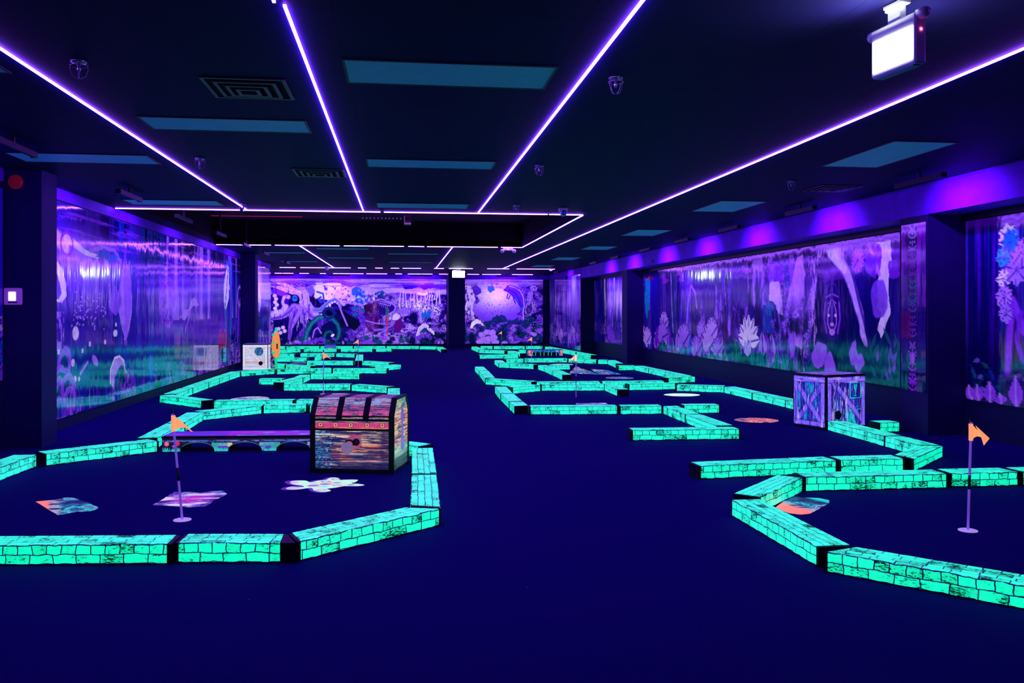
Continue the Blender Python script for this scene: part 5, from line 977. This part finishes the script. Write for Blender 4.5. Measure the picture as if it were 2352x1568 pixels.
MB().add([(0,.50,0),(.56,0,0),(1.05,.02,0),(1.02,1.0,0),(.30,1.3,0),(.30,1.25,.10),(.57,.03,.001),(.60,.9,.05)], [(0,4,3,2,1),(0,1,5),(0,5,4),(1,7,5),(1,2,7),(2,3,7),(3,4,5,7)]).build('ramp_body', M['black'], rp)
def tri(name, P0, P1, P2, P3, seed):
    a = Art(0,1,0,1,60,60,(.03,.15,.5),seed=seed); a.clutter(np.ones_like(a.A), .22, [(.01,.03,.25),(.02,.20,.65),(.04,.50,.85),(.02,.10,.45),(.70,.14,.35),(.5,.85,.95),(.01,.05,.35)], seed)
    f = lambda A, B: tuple((P0[i]*(1-A)+P1[i]*A)*(1-B)+(P3[i]*(1-A)+P2[i]*A)*B for i in range(3)); a.mesh(name, M['prop'], f, rp)
tri('ramp_print', (0,.50,.002), (.56,0,.004), (.31,1.24,.104), (.30,1.25,.104), 511)
tri('ramp_print', (.575,0,.004), (1.05,.02,.004), (.95,.95,.035), (.56,.93,.062), 512)
br2 = empty('mini_ramp', (-2.62, 30.2, 0), 0, 'tiny blue ramp with red crab print before the octopus mural', 'ramp')
MB().xprism([(0,0),(0,.16),(.5,.20),(.5,0)], 0, .36).build('ramp_body', flat('ramp_blue', (.05,.12,.6), .5, (.03,.12,.6), .4, noise=.3, nscale=12), br2)
a = Art(.0,.36,0,.16,60,30,(.05,.15,.65),seed=521); a.ell((.19,.06),(.10,.045),(1,.25,.2)); a.ell((.14,.08),(.02,.02),(1,.8,.7)); a.ell((.24,.08),(.02,.02),(1,.6,.5)); a.ell((.26,.04),(.03,.02),(.6,.9,.9)); a.mesh('crab_print', M['prop'], yplane(-.004), br2)
# orange oval cut-out seen almost edge on, on its printed post
oc = empty('orange_fish_cutout', (-2.83, 20.25, 0), math.radians(72), 'orange oval fish cut-out with green tuft standing right of the pale crate', 'cut-out')
ov = MB(); n = 28; pts = [(.165*math.cos(2*PI*k/n)*(1-.12*math.sin(2*PI*k/n)), .60+.30*math.sin(2*PI*k/n)) for k in range(n)]; ov.yprism(pts, -.025, .025)
o_ = ov.build('oval_board', flat('orange_oval_ink', (.9,.35,.08), .5, (1,.30,.04), .8, noise=.25, nscale=9), oc)
MB().yprism([(-.03,.62),(.03,.62),(.03,.50),(-.03,.50)], -.030, .030).build('oval_slot', M['black'], oc)
MB().yprism([(-.05,.88),(0,.99),(.05,.88)], -.02, .02).build('green_tuft', M['green'], oc)
MB().box(-.02,.02,-.02,.02,0,.31).build('stand_stem', M['green'], oc); MB().bbox(-.08,.08,-.05,.05,0,.02).build('stand_foot', M['black'], oc)
for k, z in enumerate((.40,.62,.80)): MB().box(-.17+.01*k,-.12,-.03,.03,z,z+.05).build('green_spot', M['green'], oc)
ps = empty('printed_post', (-3.005, 20.62, 0), 0, 'narrow dark post with teal print between the pale crate and the orange cut-out', 'post')
MB().bbox(0,.10,0,.30,0,.70,.004).build('post_core', M['black'], ps)
a = Art(.005,.095,.02,.68,24,120,(.02,.06,.14),seed=531); a.clutter(np.ones_like(a.A), .06, [(.01,.02,.08),(.02,.20,.25),(.5,.6,.4),(.02,.08,.2),(.10,.10,.3)], 532); a.mesh('post_print', M['crate'], yplane(-.003), ps)

# ---------------------------------------------------------------- LED lines on the ceiling
def led(x0, y0, x1, y1, label, dash=None, z=ZC, seed=0):
    # narrow glowing strip stuck under the ceiling tiles; dash = strip showing in broken pieces
    L = math.hypot(x1-x0, y1-y0); d = ((x1-x0)/L, (y1-y0)/L); n = (-d[1]*.0068, d[0]*.0068); m = MB(); q = random.Random(seed)
    def seg(a_, b_):
        a_, b_ = max(0,a_), min(L,b_); p0 = (x0+d[0]*a_, y0+d[1]*a_); p1 = (x0+d[0]*b_, y0+d[1]*b_)
        c = [(p0[0]+n[0],p0[1]+n[1]),(p0[0]-n[0],p0[1]-n[1]),(p1[0]-n[0],p1[1]-n[1]),(p1[0]+n[0],p1[1]+n[1])]; m.prism(c[::-1], z-.013, z-.003)
    if not dash: seg(0, L)
    else:
        t = 0
        while t < L:
            l = q.uniform(*dash[0]); seg(t, t+l); t += l+q.uniform(*dash[1])
    o = m.build('led_light_strip', M['led']); tag(o, label, 'LED strip light', 'LED strips on the ceiling'); return o
led(-2.11, 3.0, -2.11, 12.33, 'long violet LED strip along the ceiling, farthest left')
led(-.55, 3.0, -.57, 4.02, 'short end of violet LED strip at the top photo edge, left of centre')
led(-.53, 4.06, -.53, 12.33, 'violet LED strip running from the top edge to the cross strip, left of centre')
led(1.07, 3.0, 1.07, 12.33, 'violet LED strip on the ceiling right of the near white panel')
led(3.27, 3.0, 3.26, 28.2, 'longest violet LED strip, running down the right side of the ceiling')
led(-3.84, 12.345, 2.59, 12.345, 'near cross LED strip along the front edge of the black recess', ((1.2,3.0),(.02,.07)), seed=3)
led(2.60, 12.38, 2.60, 18.75, 'slanting LED strip along the right edge of the black recess')
led(-3.84, 18.79, 2.59, 18.79, 'far cross LED strip behind the black recess', ((.3,1.6),(.03,.10)), seed=5)
led(-2.15, 18.83, -2.15, 28.2, 'short looking LED strip beyond the recess, left')
led(1.09, 18.83, 1.09, 28.2, 'short looking LED strip beyond the recess, next to the far exit sign')
led(-3.84, 28.3, 5.0, 28.3, 'broken cross LED strip nearer of the two before the back wall', ((.2,1.1),(.08,.5)), seed=7)
led(-4.6, 32.6, 5.0, 32.6, 'broken cross LED strip closest to the back wall', ((.2,1.2),(.08,.45)), seed=9)

# ---------------------------------------------------------------- flat ceiling light panels, switched off
def panel(x0, x1, y0, y1, label):
    t = empty('ceiling_light_panel', (x0, y0, ZC), 0, label, 'ceiling light', 'switched-off panel lights'); w_, d_ = x1-x0, y1-y0; f = .014
    MB().box(0,w_,0,f,-.007,0).box(0,w_,d_-f,d_,-.007,0).box(0,f,f,d_-f,-.007,0).box(w_-f,w_,f,d_-f,-.007,0).build('panel_frame', M['black'], t)
    MB().box(f,w_-f,f,d_-f,-.004,-.0005).build('panel_diffuser', M['diffuser'], t)
for p in ((-.33,.89,4.90,5.41,'largest unlit ceiling panel, between the two central LED strips'),(-.33,.88,8.07,8.53,'second unlit panel back between the central LED strips'),(-.33,.88,11.32,11.86,'third unlit panel, just before the cross LED strip'),
          (-1.89,-.70,6.52,6.97,'unlit panel between the left LED strip and the left central one'),(-3.48,-2.27,8.14,8.63,'unlit panel over the near left pillar'),(-3.48,-2.33,11.38,11.9,'unlit panel in the left corner by the cross strip'),(-3.46,-2.27,5.00,5.44,'unlit panel clipped by the left photo edge'),
          (4.0,4.58,6.68,7.95,'nearest and largest unlit panel on the right side'),(4.0,4.62,10.57,11.75,'second unlit panel on the right side'),(4.0,4.62,14.47,15.67,'third unlit panel on the right side'),(4.0,4.62,18.27,19.33,'fourth unlit panel on the right side'),(4.0,4.62,22.05,23.37,'fifth unlit panel on the right side'),(4.0,4.62,25.9,27.1,'farthest unlit panel on the right side'),
          (-1.89,-.73,19.55,19.95,'thin looking unlit panel just beyond the recess, centre left'),(-3.3,-2.3,21.05,21.45,'thin looking unlit panel beyond the recess, far left'),(-1.92,-.72,22.9,23.3,'unlit panel line beyond the recess, second row'),(-.34,.88,21.1,21.5,'unlit panel line beyond the recess, centre'),(-.36,.86,24.8,25.2,'farthest unlit panel line in the centre'),(-3.36,-2.36,24.7,25.1,'farthest unlit panel line on the left')):
    panel(*p)

# ---------------------------------------------------------------- black-light bars that wash the murals
def uvbar(x, y, ang, label, power=1.0, ln=.80, zb=ZC):
    # local +y points to the wall the bar faces
    t = empty('blacklight_bar', (x, y, 0), ang, label, 'black light', 'black-light bars near the walls'); h = ln/2
    m = MB(); m.xprism([(-.028,2.645),(-.028,2.692),(.030,2.692),(.030,2.686),(-.022,2.686),(-.022,2.651),(.004,2.651),(.004,2.645)], -h, h); m.box(-h-.004,-h,-.028,.03,2.645,2.692).box(h,h+.004,-.028,.03,2.645,2.692).build('housing', M['black'], t)
    MB().box(-.012,.012,-.012,.012,2.692,zb).box(-.05,.05,-.02,.02,zb-.004,zb).build('bracket', M['blackm'], t)
    MB().tube([(-h+.01,-.006,2.669),(h-.01,-.006,2.669)], .011, 10).build('uv_tube', M['uvtube'], t, True)
    l = bpy.data.lights.new('uv_light', 'AREA'); l.shape = 'RECTANGLE'; l.size = ln-.04; l.size_y = .04; l.energy = UV_W*power; l.color = UV_COL; l.spread = math.radians(108)
    lo = bpy.data.objects.new('uv_light', l); C.objects.link(lo); lo.parent = t; lo.location = (0,.034,2.668); lo.rotation_euler = Vector((0,.80,-.60)).to_track_quat('-Z','Y').to_euler()
    return t
RL = ['nearest, cut by the right photo edge','before the totem pillar','just past the totem pillar','second past the totem pillar','third past the totem pillar','over the white flower of the jungle mural','at the far end of the long mural','beyond the far right pillar','near the far right mural']
for k, y in enumerate((5.75,8.2,10.85,13.35,15.7,18.15,20.85,23.25,29.0)): uvbar(5.18, y, -PI/2, 'black-light bar under the ceiling on the right, '+RL[k], 1.0 if k < 8 else .8)
LL = ['at the left photo edge','left of the corner ceiling panel','first above the recess line','second beside the black recess','third beside the black recess','before the far left pillar','behind the far left pillar']
for k, y in enumerate((7.4,10.4,12.9,15.4,17.9,20.4,24.2)): uvbar(-3.08, y, PI/2, 'black-light bar under the ceiling on the left, '+LL[k], .9, zb=3.25 if 12.4 < y < 18.7 else ZC)
for k, x in enumerate((-4.3,-2.28,.70,3.9)): uvbar(x, 32.35, 0, 'black-light bar above the back wall, '+['over the octopus head','left half of the reef','right half of the reef','over the dolphin'][k], 1.15)

# ---------------------------------------------------------------- exit signs
def exit_sign(x, y, label, L, H, T, z0, both=False, rz=0, power=1.0):
    t = empty('exit_sign', (x, y, 0), rz, label, 'exit sign')
    MB().bbox(0, T, 0, L, z0, z0+H, .008).build('sign_case', M['white'], t)
    MB().bbox(T*.2, T*.8, L*.38, L*.66, z0+H-.002, ZC-.016, .003).bbox(T*.0, T*1.0, L*.32, L*.72, ZC-.018, ZC, .004).build('ceiling_mount', M['white'], t)
    m = MB(); m.box(-.004, .0, L*.06, L*.94, z0+H*.10, z0+H*.74)
    if both: m.box(T, T+.004, L*.06, L*.94, z0+H*.10, z0+H*.74)
    m.build('lit_face', M['sign'], t)
    MB().lathe([(0,0),(.022,0),(.026,.01),(.026,.04),(.018,.052),(0,.052)], (T/2,L-.01,z0+H-.02), 16, 'y').lathe([(0,-.05),(.020,-.05),(.026,-.03),(.026,0),(0,.0)], (T/2,.01,z0+H-.01), 16, 'y').build('side_lamp', M['white'], t, True)
    MB().lathe([(0,-.003),(.006,-.003),(.006,0),(0,0)], (T*.5,.0,z0+H*.66), 12, 'y').build('indicator_lamp', M['redlamp'], t)
    MB().box(T*.15, T*.40, L*.30, L*.70, ZC-.030, ZC-.022).build('top_light_slot', M['sign'], t)
    for sx, en in ((-.05,5.5),(T+.05,3.5)):  # added fill lights either side of the case, to brighten the ceiling around it
        l = bpy.data.lights.new('ceiling_glow_fill', 'AREA'); l.shape = 'RECTANGLE'; l.size = L*.7; l.size_y = .03; l.energy = en; l.color = (.80,1,.62)
        lo = bpy.data.objects.new('ceiling_glow_fill', l); C.objects.link(lo); lo.parent = t; lo.location = (sx, L/2, z0+H*.55); lo.rotation_euler = Vector((1.2*(1 if sx > 0 else -1),0,.8)).to_track_quat('-Z','Y').to_euler()
    MB().box(T*.15, T*.85, L*.08, L*.92, z0-.006, z0).build('base_strip', flat('teal_strip', (.05,.35,.5), .4), t)
    return t
exit_sign(2.224, 3.55, 'white box exit sign hanging at the top right of the photo', .295, .225, .058, 2.437, rz=math.atan2(.041,.291))
es = empty('exit_sign', (1.66, 28.75, 0), 0, 'small glowing exit sign far back in front of the central pillar', 'exit sign')
MB().bbox(0,.40,0,.05,2.465,2.70,.006).build('sign_case', M['white'], es); MB().box(.12,.28,.015,.035,2.70,ZC).build('ceiling_mount', M['white'], es)
MB().box(.012,.388,-.004,0,2.475,2.69).box(-.004,0,.005,.045,2.475,2.69).box(.40,.404,.005,.045,2.475,2.69).build('lit_face', M['sign'], es)
MB().box(.03,.11,.01,.04,2.703,2.709).build('top_glow_slot', M['sign'], es)

# ---------------------------------------------------------------- other ceiling fittings
def sprinkler(x, y, label):
    t = empty('sprinkler_head', (x, y, ZC), 0, label, 'sprinkler', 'guarded sprinklers on the ceiling')
    MB().lathe([(0,0),(.045,0),(.040,-.012),(.018,-.016),(0,-.016)], (0,0,0), 20).build('ceiling_plate', M['metal'], t, True)
    MB().lathe([(0,-.016),(.009,-.016),(.011,-.05),(.006,-.062),(0,-.062)], (0,0,0), 12).build('nozzle', M['metal'], t, True)
    g = MB()
    for k in range(4):
        a_ = k*PI/2+.4; g.tube([(.046*math.cos(a_),.046*math.sin(a_),-.006),(.046*math.cos(a_),.046*math.sin(a_),-.05),(.034*math.cos(a_),.034*math.sin(a_),-.085),(.010*math.cos(a_),.010*math.sin(a_),-.10)], .0022, 5)
    g.tube([(.046*math.cos(2*PI*k/20),.046*math.sin(2*PI*k/20),-.03) for k in range(20)], .0022, 5, True); g.build('wire_guard', M['clear'], t, True)
for x, y, l in ((-1.79,5.13,'guarded sprinkler at upper left, beside the left LED strip'),(-1.83,8.25,'guarded sprinkler halfway down the left LED strip'),(1.27,5.09,'guarded sprinkler right of the right central LED strip'),(1.31,8.26,'second guarded sprinkler right of the central strip'),(1.50,11.4,'guarded sprinkler at the cross strip'),(4.15,8.9,'guarded sprinkler beyond the nearest right panel'),(-2.05,11.7,'guarded sprinkler near the left end of the cross strip')): sprinkler(x, y, l)
def vent(x, y, label, s_=.50):
    t = empty('air_vent', (x, y, ZC), 0, label, 'air vent', 'square ceiling vents')
    h = s_/2; f = MB()
    for i, w_ in enumerate((h, h*.74, h*.50, h*.28)):
        z = -.004-.007*i; e = .022
        for sx, sy, a_ in ((1,0,0),(-1,0,0),(0,1,1),(0,-1,1)):
            if a_ == 0: f.box(min(sx*w_,sx*(w_-e)),max(sx*w_,sx*(w_-e)),-w_,w_,z-.006,z)
            else: f.box(-w_+e,w_-e,min(sy*w_,sy*(w_-e)),max(sy*w_,sy*(w_-e)),z-.006,z)
        if i == 0: f.build('vent_frame', M['blackm'], t); f = MB()
    f.build('vent_louvres', M['blackm'], t); MB().box(-h+.01,h-.01,-h+.01,h-.01,-.003,-.0005).build('vent_throat', M['tray'], t)
vent(-.95, 5.62, 'square ceiling vent left of the largest unlit panel'); vent(-.82, 8.95, 'square ceiling vent left of the second central panel'); vent(4.85, 9.35, 'square ceiling vent between the two nearest right panels')
t = empty('twin_spotlight', (2.17, 11.62, ZC), 0, 'white twin spotlight bracket on the ceiling by the recess corner', 'spotlight')
MB().bbox(-.06,.06,-.04,.04,-.05,0,.006).build('lamp_bracket', M['white'], t)
MB().lathe([(0,-.115),(.030,-.11),(.045,-.085),(.050,-.05),(.046,-.045),(0,-.045)], (0,-.01,0), 20).build('lamp_head', M['white'], t, True)
MB().lathe([(0,0),(.034,0),(.036,.006),(.03,.010),(0,.010)], (0,-.064,-.07), 18, 'y').build('lamp_lens', flat('faceted_lens', (.05,.3,.5), .15, noise=.8, nscale=160, metal=.6), t, True)
t = empty('emergency_light', (2.30, 18.88, ZC), 0, 'white twin-head emergency light below the far cross strip', 'emergency light')
MB().bbox(-.11,.11,-.04,.04,-.075,0,.012).build('light_body', M['white'], t)
for sx in (-1,1): MB().lathe([(0,-.04),(.036,-.04),(.044,-.02),(.036,.02),(.018,.035),(0,.035)], (sx*.13,-.02,-.085), 16, 'y').build('light_head', M['white'], t, True)
MB().lathe([(0,-.004),(.008,-.004),(.008,0),(0,0)], (0,-.04,-.05), 10, 'y').build('indicator_lamp', flat('tiny_white_led', (.8,.8,.8), .3, (1,.9,1), 4), t)
t = empty('motion_sensor', (-2.31, 27.5, ZC), 0, 'small white sensor box before the back wall, left', 'sensor')
MB().bbox(-.06,.06,-.04,.04,-.12,0,.015).build('sensor_body', M['white'], t); MB().lathe([(0,0),(.03,0),(.022,-.02),(0,-.026)], (0,-.0,-.12), 14).build('sensor_lens', M['clear'], t, True)
t = empty('camera_dome', (4.75, 27.6, ZC), 0, 'small glowing dome camera at the far right ceiling', 'security camera')
MB().lathe([(0,0),(.09,0),(.09,-.03),(.07,-.035),(0,-.035)], (0,0,0), 20).build('dome_base', M['white'], t, True); MB().lathe([(0,-.035),(.065,-.035),(.055,-.075),(.03,-.095),(0,-.10)], (0,0,0), 20).build('dome_cover', flat('dome_glow', (.6,.4,.8), .1, (.8,.3,1), 1.5), t, True)
# inside the recess
t = empty('projector', (.09, 13.3, 3.25), 0, 'small projector hanging on two rods in the black recess', 'projector')
MB().tube([(-.05,0,0),(-.05,0,-.42)], .005, 6).tube([(.05,0,0),(.05,0,-.42)], .005, 6).box(-.06,.06,-.012,.012,-.43,-.415).build('hanging_rods', M['blackm'], t)
MB().bbox(-.055,.045,-.05,.10,-.585,-.43,.010).build('projector_body', flat('dusky_pink_case', (.10,.03,.06), .35), t)
MB().lathe([(0,-.02),(.026,-.02),(.03,-.01),(.03,0),(0,0)], (.0,-.05,-.50), 18, 'y').build('projector_lens', M['blackm'], t, True)
MB().box(-.055,.045,-.056,-.05,-.583,-.560).box(-.055,-.046,-.056,-.05,-.560,-.45).build('lit_trim', flat('pink_trim', (.6,.25,.4), .4, (.6,.15,.3), .25), t)
o = MB().box(-3.7,-1.95,17.60,17.62,3.215,3.225).build('red_led_line', M['redline']); tag(o, 'thin dim red LED line inside the black recess, left', 'LED strip light')
o = MB()
for k in range(12): o.box(-.78+k*.075,-.765+k*.075,17.60,17.615,3.205,3.22)
tag(o.build('dotted_led_line', M['dots']), 'row of tiny white LED dots inside the black recess', 'LED strip light')

# ---------------------------------------------------------------- fittings on the near left pillar
t = empty('wall_control_panel', (-3.78, 9.09, 1.50), 0, 'square violet wall panel with a bright white screen on the near left pillar', 'control panel')
MB().bbox(-.085,.085,-.022,0,-.085,.080,.010).build('panel_case', flat('lilac_plastic', (.6,.3,.8), .35, (.35,.05,.75), .25), t)
MB().bbox(-.038,.030,-.026,-.020,-.045,.042,.003).build('lit_screen', M['screen'], t); MB().box(-.042,.045,-.025,-.020,-.066,-.055).build('slot', M['blackm'], t)
t = empty('alarm_dome', (-3.76, 9.09, 2.62), 0, 'dark red round alarm lamp high on the near left pillar', 'alarm')
MB().lathe([(0,-.03),(.04,-.028),(.065,-.012),(.072,0),(0,0)], (0,0,0), 24, 'y').build('red_lens', M['red'], t, True)
for y, z, lb in ((19.3,2.50,'on the fascia above the long mural'),):
    t = empty('small_sensor', (XR-.02, y, z), 0, 'tiny reddish sensor '+lb, 'sensor'); MB().bbox(-.02,.02,-.02,.02,-.03,.03,.006).lathe([(0,0),(.012,0),(.012,.012),(0,.015)], (0,-.02,.0), 10, 'y').build('sensor_case', M['clear'], t)
t = empty('spot_sensor', (XW-.03, 20.9, 2.20), 0, 'small dark red lamp at the far top corner of the long mural', 'sensor')
MB().lathe([(0,.03),(.035,.03),(.05,.0),(.04,-.06),(.015,-.09),(0,-.09)], (0,0,0), 14).build('lamp_case', M['red'], t, True)
